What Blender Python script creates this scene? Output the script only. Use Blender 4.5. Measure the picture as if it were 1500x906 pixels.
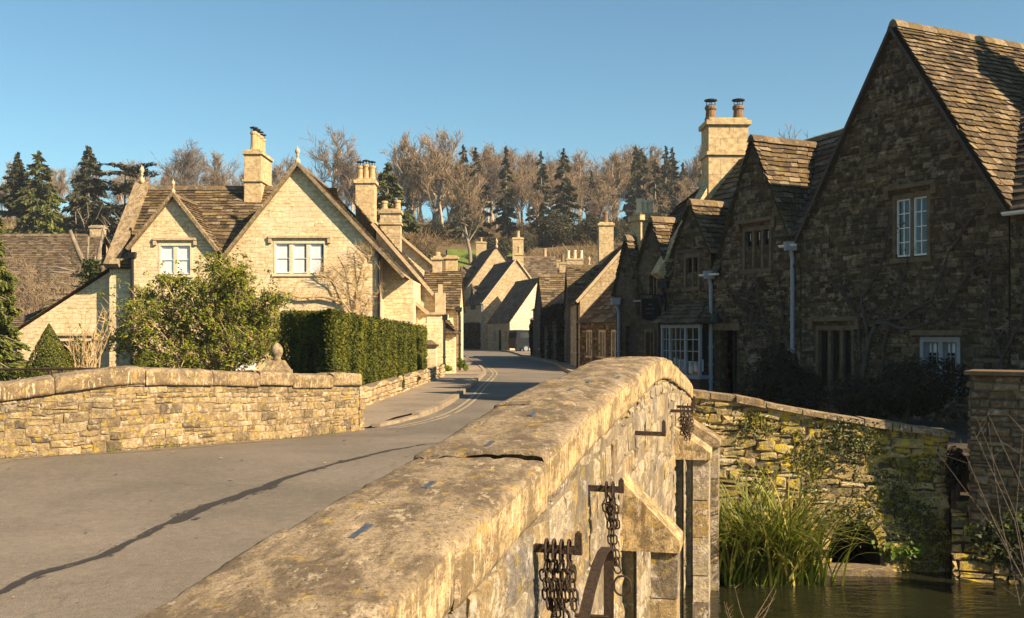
import bpy, math, random
from mathutils import Vector, noise
from mathutils.geometry import tessellate_polygon
V = Vector
R = random.Random(11)
U = R.uniform
for o in list(bpy.data.objects): bpy.data.objects.remove(o)
scene = bpy.context.scene
COL = scene.collection

# ---------------------------------------------------------------- camera, sky, sun, exposure
CZ = 1.65
cam_d = bpy.data.cameras.new('camera'); cam = bpy.data.objects.new('camera', cam_d); COL.objects.link(cam)
cam.location = (0, 0, CZ); cam.rotation_euler = (math.radians(90), 0, 0)
cam_d.lens = 36; cam_d.sensor_width = 36; cam_d.shift_y = 0.0247
cam_d.clip_start = 0.05; cam_d.clip_end = 4000
scene.camera = cam
SUN_AZ, SUN_EL = math.radians(58), math.radians(33.5)      # azimuth from straight behind the camera towards the right
SDIR = V((math.sin(SUN_AZ)*math.cos(SUN_EL), -math.cos(SUN_AZ)*math.cos(SUN_EL), math.sin(SUN_EL)))
world = bpy.data.worlds.new('World'); scene.world = world; world.use_nodes = True
nt = world.node_tree
sky = nt.nodes.new('ShaderNodeTexSky'); sky.sky_type = 'NISHITA'; sky.sun_disc = False
sky.sun_elevation = SUN_EL
sky.sun_rotation = math.atan2(SDIR.x, SDIR.y)            # compass bearing of the sun, clockwise from +Y
sky.altitude = 0; sky.air_density = 1.0; sky.dust_density = 0.5; sky.ozone_density = 1.6
bg = nt.nodes['Background']; bg.inputs[1].default_value = 0.052
tint = nt.nodes.new('ShaderNodeMix'); tint.data_type = 'RGBA'; tint.blend_type = 'MULTIPLY'; tint.inputs[0].default_value = 1.0
tint.inputs[7].default_value = (.75, 1.04, 1.03, 1)
nt.links.new(sky.outputs[0], tint.inputs[6]); nt.links.new(tint.outputs[2], bg.inputs[0])
sun_d = bpy.data.lights.new('sun', 'SUN'); sun = bpy.data.objects.new('sun', sun_d); COL.objects.link(sun)
sun_d.energy = 5.0; sun_d.angle = math.radians(0.5); sun_d.color = (1.0, 0.775, 0.525)
sun.rotation_euler = SDIR.to_track_quat('Z', 'Y').to_euler(); sun.location = (40, -30, 60)
vs = scene.view_settings
vs.view_transform = 'Standard'; vs.look = 'None'; vs.gamma = 1; vs.exposure = 1.4; vs.use_curve_mapping = False

# ---------------------------------------------------------------- helpers
OFF = {}
Z = V((0, 0, 1))
def at(px, py, Y): return V(((px-750)/1500*Y, Y, CZ-(py-490)/1500*Y))
def xx(px, Y): return (px-750)/1500*Y
def zz(py, Y): return CZ-(py-490)/1500*Y
def tag(o, label=None, cat=None, group=None, kind=None):
    if label: o['label'] = label
    if cat: o['category'] = cat
    if group: o['group'] = group
    if kind: o['kind'] = kind
    return o
def thing(name, label, cat, loc=(0, 0, 0), group=None):
    o = bpy.data.objects.new(name, None); COL.objects.link(o); o.location = loc; o.empty_display_size = .2
    OFF[o] = V(loc); return tag(o, label, cat, group)
def dup(root, loc, rz=0, sc=1, label=None, group=None):
    r = root.copy(); COL.objects.link(r); r.location = loc; r.rotation_euler = (0, 0, rz); r.scale = (sc, sc, sc) if not isinstance(sc, tuple) else sc
    if label: r['label'] = label
    if group: r['group'] = group
    for ch in list(root.children):
        c = ch.copy(); COL.objects.link(c); c.parent = r
        for g in ch.children:
            d = g.copy(); COL.objects.link(d); d.parent = c
    return r
def hash1(*a): return noise.cell(V(a))

class MB:
    def __init__(s): s.v = []; s.f = []; s.r = []
    def face(s, pts, r=None):
        i = len(s.v); s.v += [tuple(p) for p in pts]; s.f.append(tuple(range(i, i+len(pts)))); s.r.append(R.random() if r is None else r)
    def box(s, c, ex, ey, ez, r=None, top=1.0):
        "box with half-extent vectors ex, ey, ez; top scales the +ez face"
        c, ex, ey, ez = V(c), V(ex), V(ey), V(ez); r = R.random() if r is None else r
        p = [c+sx*ex*(top if sz > 0 else 1)+sy*ey*(top if sz > 0 else 1)+sz*ez for sz in (-1, 1) for sy in (-1, 1) for sx in (-1, 1)]
        i = len(s.v); s.v += [tuple(q) for q in p]
        for f in ((0, 2, 3, 1), (4, 5, 7, 6), (0, 1, 5, 4), (2, 6, 7, 3), (0, 4, 6, 2), (1, 3, 7, 5)):
            s.f.append(tuple(i+k for k in f)); s.r.append(r)
    def abox(s, x0, x1, y0, y1, z0, z1, r=None, top=1.0):
        s.box(((x0+x1)/2, (y0+y1)/2, (z0+z1)/2), V(((x1-x0)/2, 0, 0)), V((0, (y1-y0)/2, 0)), V((0, 0, (z1-z0)/2)), r, top)
    def prism(s, pts, ext, r=None):
        pts = [V(p) for p in pts]; ext = V(ext); r = R.random() if r is None else r
        n = len(pts); i = len(s.v); s.v += [tuple(p) for p in pts]+[tuple(p+ext) for p in pts]
        s.f.append(tuple(range(i, i+n))); s.f.append(tuple(range(i+2*n-1, i+n-1, -1))); s.r += [r, r]
        for k in range(n):
            a, b = i+k, i+(k+1) % n; s.f.append((b, a, a+n, b+n)); s.r.append(r)
    def tube(s, pts, rads, n=6, r=None, caps=True):
        pts = [V(p) for p in pts]; r = R.random() if r is None else r
        if not isinstance(rads, (list, tuple)): rads = [rads]*len(pts)
        i = len(s.v); m = len(pts); up = None
        for k, p in enumerate(pts):
            d = (pts[min(k+1, m-1)]-pts[max(k-1, 0)])
            d = d.normalized() if d.length > 1e-9 else V((0, 0, 1))
            if up is None: up = d.orthogonal().normalized()
            up = (up-d*up.dot(d)); up = up.normalized() if up.length > 1e-6 else d.orthogonal().normalized()
            w = d.cross(up)
            for q in range(n):
                a = 2*math.pi*q/n; s.v.append(tuple(p+(up*math.cos(a)+w*math.sin(a))*rads[k]))
        for k in range(m-1):
            for q in range(n):
                a = i+k*n+q; b = i+k*n+(q+1) % n; s.f.append((a, b, b+n, a+n)); s.r.append(r)
        if caps and n > 2:
            s.f.append(tuple(range(i+n-1, i-1, -1))); s.f.append(tuple(range(i+(m-1)*n, i+m*n))); s.r += [r, r]
    def lathe(s, base, prof, n=12, r=None):
        base = V(base); i = len(s.v); r = R.random() if r is None else r; m = len(prof)
        for (rad, z) in prof:
            for q in range(n):
                a = 2*math.pi*q/n; s.v.append((base.x+rad*math.cos(a), base.y+rad*math.sin(a), base.z+z))
        for k in range(m-1):
            for q in range(n):
                a = i+k*n+q; b = i+k*n+(q+1) % n; s.f.append((a, b, b+n, a+n)); s.r.append(r)
        s.f.append(tuple(range(i+n-1, i-1, -1))); s.f.append(tuple(range(i+(m-1)*n, i+m*n))); s.r += [r, r]
    def leaf(s, p, size, asp=.55, nrm=None, r=None):
        d = V((U(-1, 1), U(-1, 1), U(-1, 1))).normalized() if nrm is None else (V(nrm)+V((U(-1, 1), U(-1, 1), U(-1, 1)))*.8).normalized()
        t = d.orthogonal().normalized(); b = d.cross(t); a = U(0, 6.283)
        t, b = t*math.cos(a)+b*math.sin(a), b*math.cos(a)-t*math.sin(a)
        p = V(p); h = size*.5; w = h*asp
        s.face((p-t*h, p+b*w, p+t*h, p-b*w), r)
    def strip(s, p, q, w0, w1, r=None):
        "thin flat twig from p to q"
        p, q = V(p), V(q); d = q-p
        c = d.cross(V((U(-1, 1), U(-1, 1), U(-.3, .3))))
        if c.length < 1e-6: return
        c.normalize(); s.face((p-c*w0, p+c*w0, q+c*w1, q-c*w1), r)
    def build(s, name, mat, parent=None, smooth=False, uv=True, loc=None):
        off = OFF[parent] if parent is not None else V(loc if loc is not None else (0, 0, 0))
        me = bpy.data.meshes.new(name)
        me.from_pydata([(a[0]-off.x, a[1]-off.y, a[2]-off.z) for a in s.v] if off.length else s.v, [], s.f)
        at_ = me.attributes.new('rnd', 'FLOAT', 'FACE'); at_.data.foreach_set('value', s.r)
        if uv:
            lay = me.uv_layers.new(name='UVMap'); buf = []
            for f in s.f:
                p0 = s.v[f[0]]; nx = ny = nz = 0.0
                m = len(f)
                for k in range(m):
                    a, b = s.v[f[k]], s.v[f[(k+1) % m]]
                    nx += (a[1]-b[1])*(a[2]+b[2]); ny += (a[2]-b[2])*(a[0]+b[0]); nz += (a[0]-b[0])*(a[1]+b[1])
                l = math.hypot(nx, ny)
                tot = math.sqrt(l*l+nz*nz) or 1
                if l < .05*tot: tx, ty = 1.0, 0.0
                else: tx, ty = -ny/l, nx/l
                if tx < -.01 or (abs(tx) <= .01 and ty < 0): tx, ty = -tx, -ty
                n_ = V((nx, ny, nz))/tot; t_ = V((tx, ty, 0)); b_ = n_.cross(t_)
                if b_.z < 0: b_ = -b_
                for k in f:
                    a = s.v[k]; buf.append(a[0]*tx+a[1]*ty); buf.append(a[0]*b_.x+a[1]*b_.y+a[2]*b_.z)
            lay.data.foreach_set('uv', buf)
        if smooth: me.polygons.foreach_set('use_smooth', [True]*len(me.polygons))
        me.materials.append(mat)
        o = bpy.data.objects.new(name, me); COL.objects.link(o)
        if parent is not None: o.parent = parent; OFF[o] = OFF[parent]
        else: o.location = off; OFF[o] = off
        return o

# ---------------------------------------------------------------- materials
class NT:
    def __init__(s, name):
        s.m = bpy.data.materials.new(name); s.m.use_nodes = True; s.t = s.m.node_tree
        s.b = s.t.nodes['Principled BSDF']; s.out = s.t.nodes['Material Output']
        s.b.inputs['Specular IOR Level'].default_value = .25
    def n(s, ty, **kw):
        d = s.t.nodes.new(ty)
        for k, v in kw.items():
            if k.startswith('i_'):
                k = k[2:]; d.inputs[int(k) if k.isdigit() else k.replace('_', ' ')].default_value = v
            else: setattr(d, k, v)
        return d
    def l(s, a, b): s.t.links.new(a, b)
    def noise(s, vec, scale, detail=4, rough=.6, dist=0):
        d = s.n('ShaderNodeTexNoise', i_Scale=scale, i_Detail=detail, i_Roughness=rough, i_Distortion=dist)
        if vec is not None: s.l(vec, d.inputs['Vector'])
        return d.outputs['Fac']
    def ramp(s, fac, stops, interp='LINEAR'):
        d = s.n('ShaderNodeValToRGB'); e = d.color_ramp; e.interpolation = interp
        while len(e.elements) < len(stops): e.elements.new(.5)
        for k, (p, c) in enumerate(stops):
            e.elements[k].position = p; e.elements[k].color = (*c, 1) if isinstance(c, tuple) else (c, c, c, 1)
        s.l(fac, d.inputs[0]); return d.outputs[0]
    def mix(s, fac, a, b, mode='MIX'):
        d = s.n('ShaderNodeMix', data_type='RGBA', blend_type=mode)
        for val, k in ((fac, 0), (a, 6), (b, 7)):
            if hasattr(val, 'links') or hasattr(val, 'is_linked'): s.l(val, d.inputs[k])
            elif isinstance(val, tuple): d.inputs[k].default_value = (*val, 1)
            else: d.inputs[k].default_value = val
        return d.outputs[2]
    def math(s, op, a, b=0.0):
        d = s.n('ShaderNodeMath', operation=op)
        for val, k in ((a, 0), (b, 1)):
            if hasattr(val, 'is_linked'): s.l(val, d.inputs[k])
            else: d.inputs[k].default_value = val
        return d.outputs[0]
    def bump(s, h, strength, dist=.02):
        d = s.n('ShaderNodeBump', i_Strength=strength, i_Distance=dist); s.l(h, d.inputs['Height']); s.l(d.outputs[0], s.b.inputs['Normal'])
    def col(s, c):
        if hasattr(c, 'is_linked'): s.l(c, s.b.inputs['Base Color'])
        else: s.b.inputs['Base Color'].default_value = (*c, 1)
    def rough(s, v): s.b.inputs['Roughness'].default_value = v
    def pos(s): return s.n('ShaderNodeNewGeometry').outputs['Position']
    def uv(s): return s.n('ShaderNodeUVMap', uv_map='UVMap').outputs[0]
    def rnd(s): return s.n('ShaderNodeAttribute', attribute_name='rnd').outputs['Fac']

def stone_wall(name, c1, c2, mortar, bw=.34, bh=.12, lichen=.0, stain=.3, bump=.6, pale=.0, grime=(.05, .042, .03), wob=.05):
    k = NT(name); uv = k.uv(); pos = k.pos()
    nz = k.n('ShaderNodeTexNoise', i_Scale=4.0, i_Detail=2.0); k.l(uv, nz.inputs['Vector'])
    off = k.n('ShaderNodeVectorMath', operation='SUBTRACT'); k.l(nz.outputs['Color'], off.inputs[0]); off.inputs[1].default_value = (.5, .5, .5)
    sc = k.n('ShaderNodeVectorMath', operation='SCALE'); sc.inputs['Scale'].default_value = wob*2; k.l(off.outputs[0], sc.inputs[0])
    ad = k.n('ShaderNodeVectorMath', operation='ADD'); k.l(uv, ad.inputs[0]); k.l(sc.outputs[0], ad.inputs[1])
    def brick(w, h, o):
        b = k.n('ShaderNodeTexBrick', i_Scale=1.0, i_Mortar_Size=.011, i_Mortar_Smooth=.35, i_Brick_Width=w, i_Row_Height=h)
        b.offset = o; b.offset_frequency = 2; b.squash = .7; b.squash_frequency = 3
        b.inputs['Color1'].default_value = (*c1, 1); b.inputs['Color2'].default_value = (*c2, 1); b.inputs['Mortar'].default_value = (*mortar, 1)
        k.l(ad.outputs[0], b.inputs['Vector']); return b
    A, B = brick(bw, bh, .43), brick(bw*1.35, bh*1.5, .57)
    sel = k.ramp(k.noise(uv, 1.1, 1), [(.49, 0.0), (.51, 1.0)])
    c = k.mix(sel, A.outputs['Color'], B.outputs['Color']); f = k.mix(sel, A.outputs['Fac'], B.outputs['Fac'])
    c = k.mix(1.0, c, k.ramp(k.noise(uv, 7, 3), [(.3, .62), (.7, 1.25)]), 'MULTIPLY')
    c = k.mix(1.0, c, k.ramp(k.noise(pos, 38, 3), [(.25, .7), (.7, 1.15)]), 'MULTIPLY')
    if pale: c = k.mix(k.ramp(k.noise(pos, 1.6, 4), [(.42, 0.0), (.62, pale)]), c, (.82, .69, .48))
    if stain: c = k.mix(k.ramp(k.noise(pos, .8, 6, .7), [(.46, 0.0), (.72, stain)]), c, grime)
    if lichen:
        lm = k.ramp(k.noise(pos, 6, 5, .65), [(.56, 0.0), (.62, lichen)])
        c = k.mix(lm, c, (.42, .31, .035))
    k.col(c); k.rough(.92)
    h = k.mix(1.0, k.math('MULTIPLY', k.math('SUBTRACT', 1.0, f), .8), k.math('MULTIPLY', k.noise(pos, 22, 5, .65), .55), 'ADD')
    k.bump(h, bump, .03); return k.m

def rubble_mat(name, stops, lichen=.0, moss=.0, stain=.35, pale=.0, scale=1.0, bump=.55, lich_col=(.45, .32, .03)):
    k = NT(name); pos = k.pos(); r = k.rnd()
    c = k.ramp(r, stops)
    c = k.mix(1.0, c, k.ramp(k.noise(pos, 14*scale, 5, .65), [(.28, .5), (.72, 1.3)]), 'MULTIPLY')
    c = k.mix(1.0, c, k.ramp(k.noise(pos, 60*scale, 3), [(.3, .7), (.7, 1.15)]), 'MULTIPLY')
    if pale: c = k.mix(k.ramp(k.noise(pos, 7*scale, 5, .7), [(.55, 0.0), (.63, pale)]), c, (.62, .55, .44))
    if stain: c = k.mix(k.ramp(k.noise(pos, 1.7*scale, 6, .72), [(.47, 0.0), (.68, stain)]), c, (.05, .042, .032))
    if lichen:
        big = k.ramp(k.noise(pos, .9, 3), [(.36, .15), (.6, 1.0)])
        c = k.mix(k.math('MULTIPLY', k.ramp(k.noise(pos, 9*scale, 6, .7), [(.54-.05*(lichen >= 1), 0.0), (.61-.04*(lichen >= 1), lichen)]), big), c, lich_col)
    if moss: c = k.mix(k.ramp(k.noise(pos, 4*scale, 6, .7), [(.55, 0.0), (.64, moss)]), c, (.07, .085, .015))
    k.col(c); k.rough(.93)
    k.bump(k.noise(pos, 30*scale, 7, .7), bump, .03); return k.m

def slate_mat(name, stops, lichen=.25):
    k = NT(name); pos = k.pos()
    c = k.ramp(k.rnd(), stops)
    c = k.mix(1.0, c, k.ramp(k.noise(pos, 16, 4, .65), [(.3, .55), (.7, 1.3)]), 'MULTIPLY')
    c = k.mix(k.ramp(k.noise(pos, 7, 5, .7), [(.58, 0.0), (.64, lichen*.8)]), c, (.42, .37, .26))
    c = k.mix(k.ramp(k.noise(pos, 2.2, 5, .7), [(.5, 0.0), (.68, lichen)]), c, (.2, .14, .03))
    k.col(c); k.rough(.95); k.bump(k.noise(pos, 35, 5, .65), .5, .02); return k.m

def plain(name, c, rough=.6, var=.15, scale=12, metal=0.0, bump=.0, spec=.3):
    k = NT(name); pos = k.pos()
    k.col(k.mix(1.0, c, k.ramp(k.noise(pos, scale, 4), [(.3, 1-var), (.7, 1+var)]), 'MULTIPLY')); k.rough(rough)
    k.b.inputs['Metallic'].default_value = metal; k.b.inputs['Specular IOR Level'].default_value = spec
    if bump: k.bump(k.noise(pos, scale*3, 4), bump, .01)
    return k.m

def leaf_mat(name, stops, trans=.3, rough=.55):
    k = NT(name); c = k.ramp(k.rnd(), stops); k.col(c); k.rough(rough)
    tr = k.n('ShaderNodeBsdfTranslucent'); k.l(c, tr.inputs[0])
    mx = k.n('ShaderNodeMixShader', i_0=trans); k.l(k.b.outputs[0], mx.inputs[1]); k.l(tr.outputs[0], mx.inputs[2]); k.l(mx.outputs[0], k.out.inputs[0])
    return k.m

M = {}
M['cream'] = stone_wall('cream_limestone', (.74, .575, .335), (.61, .465, .265), (.52, .395, .225), bw=.36, bh=.125, stain=.3, bump=.8, pale=.5, wob=.06, lichen=.1, grime=(.17, .12, .07))
M['row'] = stone_wall('shaded_weathered_limestone', (.115, .078, .043), (.04, .028, .017), (.062, .043, .025), bw=.27, bh=.088, stain=.85, bump=1.0, lichen=.06, wob=.08, pale=.10, grime=(.016, .013, .010))  # weathered tone darkened further to put the row's shade into the stone
M['far'] = stone_wall('honey_limestone', (.54, .42, .25), (.36, .27, .15), (.30, .23, .14), bw=.45, bh=.16, stain=.25, bump=.5, grime=(.13, .10, .06))
M['lime'] = stone_wall('lime_washed_stone', (.74, .64, .47), (.62, .52, .37), (.54, .45, .32), stain=.3, bump=.6, grime=(.3, .24, .16))
M['ashlar'] = stone_wall('ashlar_limestone', (.56, .43, .24), (.46, .34, .18), (.33, .25, .15), bw=.62, bh=.34, stain=.35, bump=.3, lichen=.12, grime=(.14, .1, .06), wob=.006)
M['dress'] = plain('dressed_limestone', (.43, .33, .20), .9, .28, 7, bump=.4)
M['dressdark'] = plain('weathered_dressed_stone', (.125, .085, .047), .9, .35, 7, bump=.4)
M['paleframe'] = plain('pale_dressed_stone', (.60, .49, .32), .9, .15, 9, bump=.2)
M['slate'] = slate_mat('stone_slate', [(0, (.05, .037, .024)), (.35, (.09, .066, .042)), (.75, (.13, .095, .06)), (1, (.19, .15, .10))])
M['slatelit'] = slate_mat('sunlit_stone_slate', [(0, (.04, .03, .018)), (.4, (.088, .062, .035)), (.8, (.14, .10, .056)), (1, (.23, .18, .115))], .4)  # warm copy of the slate with sunlight put into its colour
def _coping(name, s0, s1):
    k = NT(name); pos = k.pos(); r = k.rnd()
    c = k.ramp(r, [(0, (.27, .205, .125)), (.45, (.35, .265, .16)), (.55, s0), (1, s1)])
    c = k.mix(1.0, c, k.ramp(k.noise(pos, 42, 8, .8), [(.34, .35), (.47, .95), (.7, 1.35)]), 'MULTIPLY')
    mp = k.n('ShaderNodeMapping'); mp.inputs['Scale'].default_value = (1.0, .45, 1.0); k.l(pos, mp.inputs[0])
    c = k.mix(k.ramp(k.noise(mp.outputs[0], 6, 10, .74, .5), [(.44, 0.0), (.56, .8)]), c, (.10, .074, .046))
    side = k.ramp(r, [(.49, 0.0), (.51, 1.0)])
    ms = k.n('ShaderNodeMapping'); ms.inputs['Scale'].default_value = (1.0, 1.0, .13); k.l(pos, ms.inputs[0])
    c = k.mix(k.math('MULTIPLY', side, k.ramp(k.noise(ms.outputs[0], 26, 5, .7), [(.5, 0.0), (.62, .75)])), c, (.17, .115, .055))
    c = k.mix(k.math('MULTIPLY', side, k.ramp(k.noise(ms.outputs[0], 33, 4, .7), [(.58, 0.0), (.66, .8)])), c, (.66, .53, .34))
    c = k.mix(k.ramp(k.noise(mp.outputs[0], 17, 6, .75), [(.57, 0.0), (.63, .7)]), c, (.5, .4, .26))
    c = k.mix(k.ramp(k.noise(pos, 11, 6, .7), [(.58, 0.0), (.63, .6)]), c, (.42, .28, .04))
    c = k.mix(k.ramp(k.noise(pos, 70, 5, .75), [(.56, 0.0), (.64, .8)]), c, (.045, .034, .022))
    k.col(c); k.rough(.95); k.bump(k.noise(pos, 45, 8, .75), .8, .015); return k.m
M['coping'] = _coping('coping_stone', (.50, .36, .175), (.58, .44, .24)); M['copingdark'] = _coping('dark_coping_stone', (.24, .175, .095), (.31, .23, .13))  # first one's sides brighter than tops: light contrast put into the colour
M['bridge'] = rubble_mat('bridge_rubble', [(0, (.20, .165, .13)), (.3, (.46, .33, .16)), (.55, (.36, .30, .22)), (.8, (.56, .46, .31)), (1, (.24, .215, .19))], lichen=.7, stain=.6, pale=.85, scale=1.5, bump=1.0)
M['parapet'] = rubble_mat('parapet_rubble', [(0, (.16, .125, .08)), (.3, (.30, .22, .12)), (.8, (.38, .28, .15)), (1, (.46, .37, .23))], lichen=.75, stain=.65, pale=.45, bump=1.0, scale=1.4)
M['riverwall'] = rubble_mat('river_wall_rubble', [(0, (.15, .125, .07)), (.4, (.32, .245, .12)), (.8, (.42, .32, .155)), (1, (.5, .42, .27))], lichen=1.0, moss=.45, stain=.4, bump=.9, lich_col=(.46, .34, .03), scale=.85)
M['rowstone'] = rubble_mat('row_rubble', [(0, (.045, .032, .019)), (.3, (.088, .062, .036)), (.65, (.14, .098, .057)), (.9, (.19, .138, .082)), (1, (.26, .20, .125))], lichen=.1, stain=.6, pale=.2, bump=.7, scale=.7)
M['rowstone'].node_tree.nodes['Principled BSDF'].inputs['Specular IOR Level'].default_value = .1
M['pierstone'] = rubble_mat('pier_stone', [(0, (.10, .078, .05)), (.5, (.20, .15, .09)), (1, (.30, .24, .155))], lichen=.3, stain=.6, pale=.3, bump=.9)
M['drystone'] = rubble_mat('dry_stone', [(0, (.26, .19, .10)), (.5, (.42, .31, .17)), (1, (.55, .43, .26))], lichen=.3, stain=.3, bump=.7)
M['palepatch'] = plain('pale_mortar', (.42, .36, .27), .9, .4, 30, bump=.5)
M['mortar'] = rubble_mat('lime_mortar', [(0, (.23, .185, .125)), (1, (.31, .25, .17))], lichen=.3, stain=.5, bump=.9)
M['mortardark'] = rubble_mat('dark_mortar', [(0, (.07, .055, .035)), (1, (.10, .08, .05))], moss=.3, stain=.4)
M['iron'] = plain('rusty_iron', (.05, .034, .024), .65, .5, 60, metal=.5, bump=.6)
M['lead'] = plain('lead_cramp', (.12, .13, .145), .5, .35, 40, metal=.6)
M['blackpaint'] = plain('black_painted_iron', (.012, .012, .013), .45, .2)
M['whitepaint'] = plain('white_paint', (.72, .70, .66), .5, .06)
M['shadegrey'] = plain('shade_grey_paint', (.24, .25, .27), .55, .12)  # white woodwork on the row darkened, its shade put into the colour
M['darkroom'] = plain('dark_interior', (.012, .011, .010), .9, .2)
M['blind'] = plain('white_blind', (.80, .80, .80), .8, .04, 3)
M['wood'] = plain('dark_timber', (.055, .04, .028), .7, .3, 20)
M['pot'] = plain('clay_pot', (.40, .28, .14), .85, .2, 9)
M['redpot'] = plain('brown_clay_pot', (.17, .105, .06), .85, .25, 9)
M['bark'] = plain('bare_bark', (.19, .155, .11), .95, .35, 3, bump=.5)
M['palebark'] = plain('pale_bark', (.40, .33, .23), .95, .3, 3)
M['twig'] = plain('winter_twigs', (.225, .165, .10), .95, .25, .5)
M['twigdark'] = plain('dark_winter_twigs', (.135, .11, .085), .95, .25, .5)
M['drytwig'] = plain('straw_twigs', (.42, .30, .15), .9, .25, 3)
M['vine'] = plain('climber_wood', (.075, .058, .045), .95, .3, 8)
M['conifer'] = leaf_mat('conifer_needles', [(0, (.022, .026, .015)), (.6, (.05, .055, .026)), (1, (.10, .095, .04))], .15, .8)
M['conifergreen'] = leaf_mat('green_conifer_needles', [(0, (.026, .036, .012)), (.6, (.062, .072, .02)), (1, (.12, .12, .03))], .15, .75)
M['golden'] = leaf_mat('golden_conifer_needles', [(0, (.06, .08, .015)), (.6, (.12, .14, .025)), (1, (.19, .19, .04))], .2, .75)
M['yew'] = leaf_mat('yew_needles', [(0, (.012, .016, .008)), (.6, (.035, .036, .013)), (1, (.09, .07, .022))], .1, .8)
M['hedge'] = leaf_mat('hedge_leaves', [(0, (.02, .028, .004)), (.5, (.075, .088, .009)), (1, (.16, .155, .016))], .22, .75)
M['magnolia'] = leaf_mat('magnolia_leaves', [(0, (.035, .05, .006)), (.5, (.12, .145, .008)), (.85, (.20, .215, .014)), (1, (.25, .245, .025))], .3, .65)
M['ivy'] = leaf_mat('ivy_leaves', [(0, (.015, .022, .008)), (.6, (.045, .06, .015)), (1, (.10, .115, .03))], .2, .5)
M['darkbush'] = leaf_mat('dark_bush_leaves', [(0, (.006, .008, .004)), (.7, (.016, .018, .009)), (1, (.035, .034, .014))], .1, .7)
M['sedge'] = leaf_mat('sedge_blades', [(0, (.05, .06, .008)), (.4, (.10, .14, .014)), (.8, (.20, .22, .03)), (1, (.38, .30, .10))], .3, .45)
M['moss'] = leaf_mat('wall_moss', [(0, (.03, .03, .008)), (.5, (.10, .10, .015)), (1, (.24, .21, .03))], .15, .9)
M['weed'] = leaf_mat('fresh_weeds', [(0, (.06, .12, .01)), (1, (.18, .24, .03))], .35)
M['brush'] = leaf_mat('brown_brush', [(0, (.06, .042, .022)), (.5, (.16, .11, .05)), (1, (.27, .19, .085))], .1, .9)
M['glass'] = NT('window_glass').m
def _glass():
    k = NT('window_glass'); g = k.n('ShaderNodeBsdfGlossy', i_Roughness=.04); g.inputs[0].default_value = (.8, .85, .9, 1)
    t = k.n('ShaderNodeBsdfTransparent'); t.inputs[0].default_value = (.9, .92, .92, 1)
    fr = k.n('ShaderNodeLayerWeight', i_Blend=.5); mx = k.n('ShaderNodeMixShader')
    k.l(k.math('ADD', k.math('MULTIPLY', k.math('POWER', fr.outputs['Facing'], 4.0), .85), .05), mx.inputs[0]); k.l(t.outputs[0], mx.inputs[1]); k.l(g.outputs[0], mx.inputs[2]); k.l(mx.outputs[0], k.out.inputs[0]); return k.m
M['glass'] = _glass()
def _asphalt(name, a, b, sc=1.0):
    k = NT(name); pos = k.pos()
    c = k.mix(k.ramp(k.noise(pos, .45, 5, .6), [(.35, 0.0), (.65, 1.0)]), a, b)
    c = k.mix(1.0, c, k.ramp(k.noise(pos, 150*sc, 3, .7), [(.32, .45), (.68, 1.5)]), 'MULTIPLY')
    c = k.mix(1.0, c, k.ramp(k.noise(pos, 12, 4), [(.3, .85), (.7, 1.12)]), 'MULTIPLY')
    vo = k.n('ShaderNodeTexVoronoi', feature='DISTANCE_TO_EDGE', i_Scale=.33, i_Randomness=1.0)
    wv = k.n('ShaderNodeVectorMath', operation='ADD'); k.l(pos, wv.inputs[0]); nn = k.n('ShaderNodeTexNoise', i_Scale=1.6, i_Detail=5.0); k.l(pos, nn.inputs['Vector']); k.l(nn.outputs['Color'], wv.inputs[1]); k.l(wv.outputs[0], vo.inputs['Vector'])
    cr = k.math('MULTIPLY', k.ramp(vo.outputs['Distance'], [(0.0, .35), (.008, 0.0)]), k.ramp(k.noise(pos, .6, 2), [(.5, 0.0), (.58, 1.0)]))
    c = k.mix(cr, c, (.035, .032, .028))
    pv = k.n('ShaderNodeTexVoronoi', i_Scale=.42, i_Randomness=.9, distance='CHEBYCHEV'); k.l(wv.outputs[0], pv.inputs['Vector'])
    c = k.mix(k.math('MULTIPLY', k.ramp(k.noise(pos, 1.1, 3), [(.45, .2), (.6, .8)]), k.ramp(pv.outputs['Color'], [(.62, 0.0), (.64, .45)])), c, (.088, .08, .07))
    c = k.mix(k.ramp(k.noise(pos, 38, 2, .5), [(.7, 0.0), (.74, .7)]), c, (.34, .3, .24))
    c = k.mix(k.ramp(k.noise(pos, 5, 6, .75), [(.6, 0.0), (.72, .55)]), c, (.07, .063, .055))
    k.col(c); k.rough(.85); k.bump(k.noise(pos, 130*sc, 3), .5, .01); return k.m
M['road'] = _asphalt('asphalt', (.125, .108, .085), (.185, .158, .122))
M['pave'] = _asphalt('pavement_tarmac', (.20, .165, .12), (.26, .21, .15))
M['kerb'] = plain('kerb_stone', (.23, .185, .125), .9, .3, 4, bump=.3)
M['yellow'] = plain('worn_yellow_paint', (.29, .235, .15), .8, .3, 6)
M['soil'] = plain('garden_soil', (.05, .04, .026), .95, .4, 2)
def _wet():
    k = NT('wet_asphalt'); pos = k.pos(); k.col((.038, .034, .029)); k.rough(.7)
    tr = k.n('ShaderNodeBsdfTransparent'); mx = k.n('ShaderNodeMixShader')
    e = k.rnd(); wm = k.n('ShaderNodeMapping'); wm.inputs['Rotation'].default_value = (0, 0, -.42); wm.inputs['Scale'].default_value = (1.6, .55, 1); k.l(pos, wm.inputs[0])
    f = k.math('ADD', e, k.math('MULTIPLY', k.math('SUBTRACT', k.noise(wm.outputs[0], 5.0, 7, .72), .5), 2.6))
    k.l(k.ramp(f, [(.44, 0.0), (.54, .85)]), mx.inputs[0]); k.l(tr.outputs[0], mx.inputs[1]); k.l(k.b.outputs[0], mx.inputs[2]); k.l(mx.outputs[0], k.out.inputs[0]); return k.m
M['wet'] = _wet()
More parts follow.
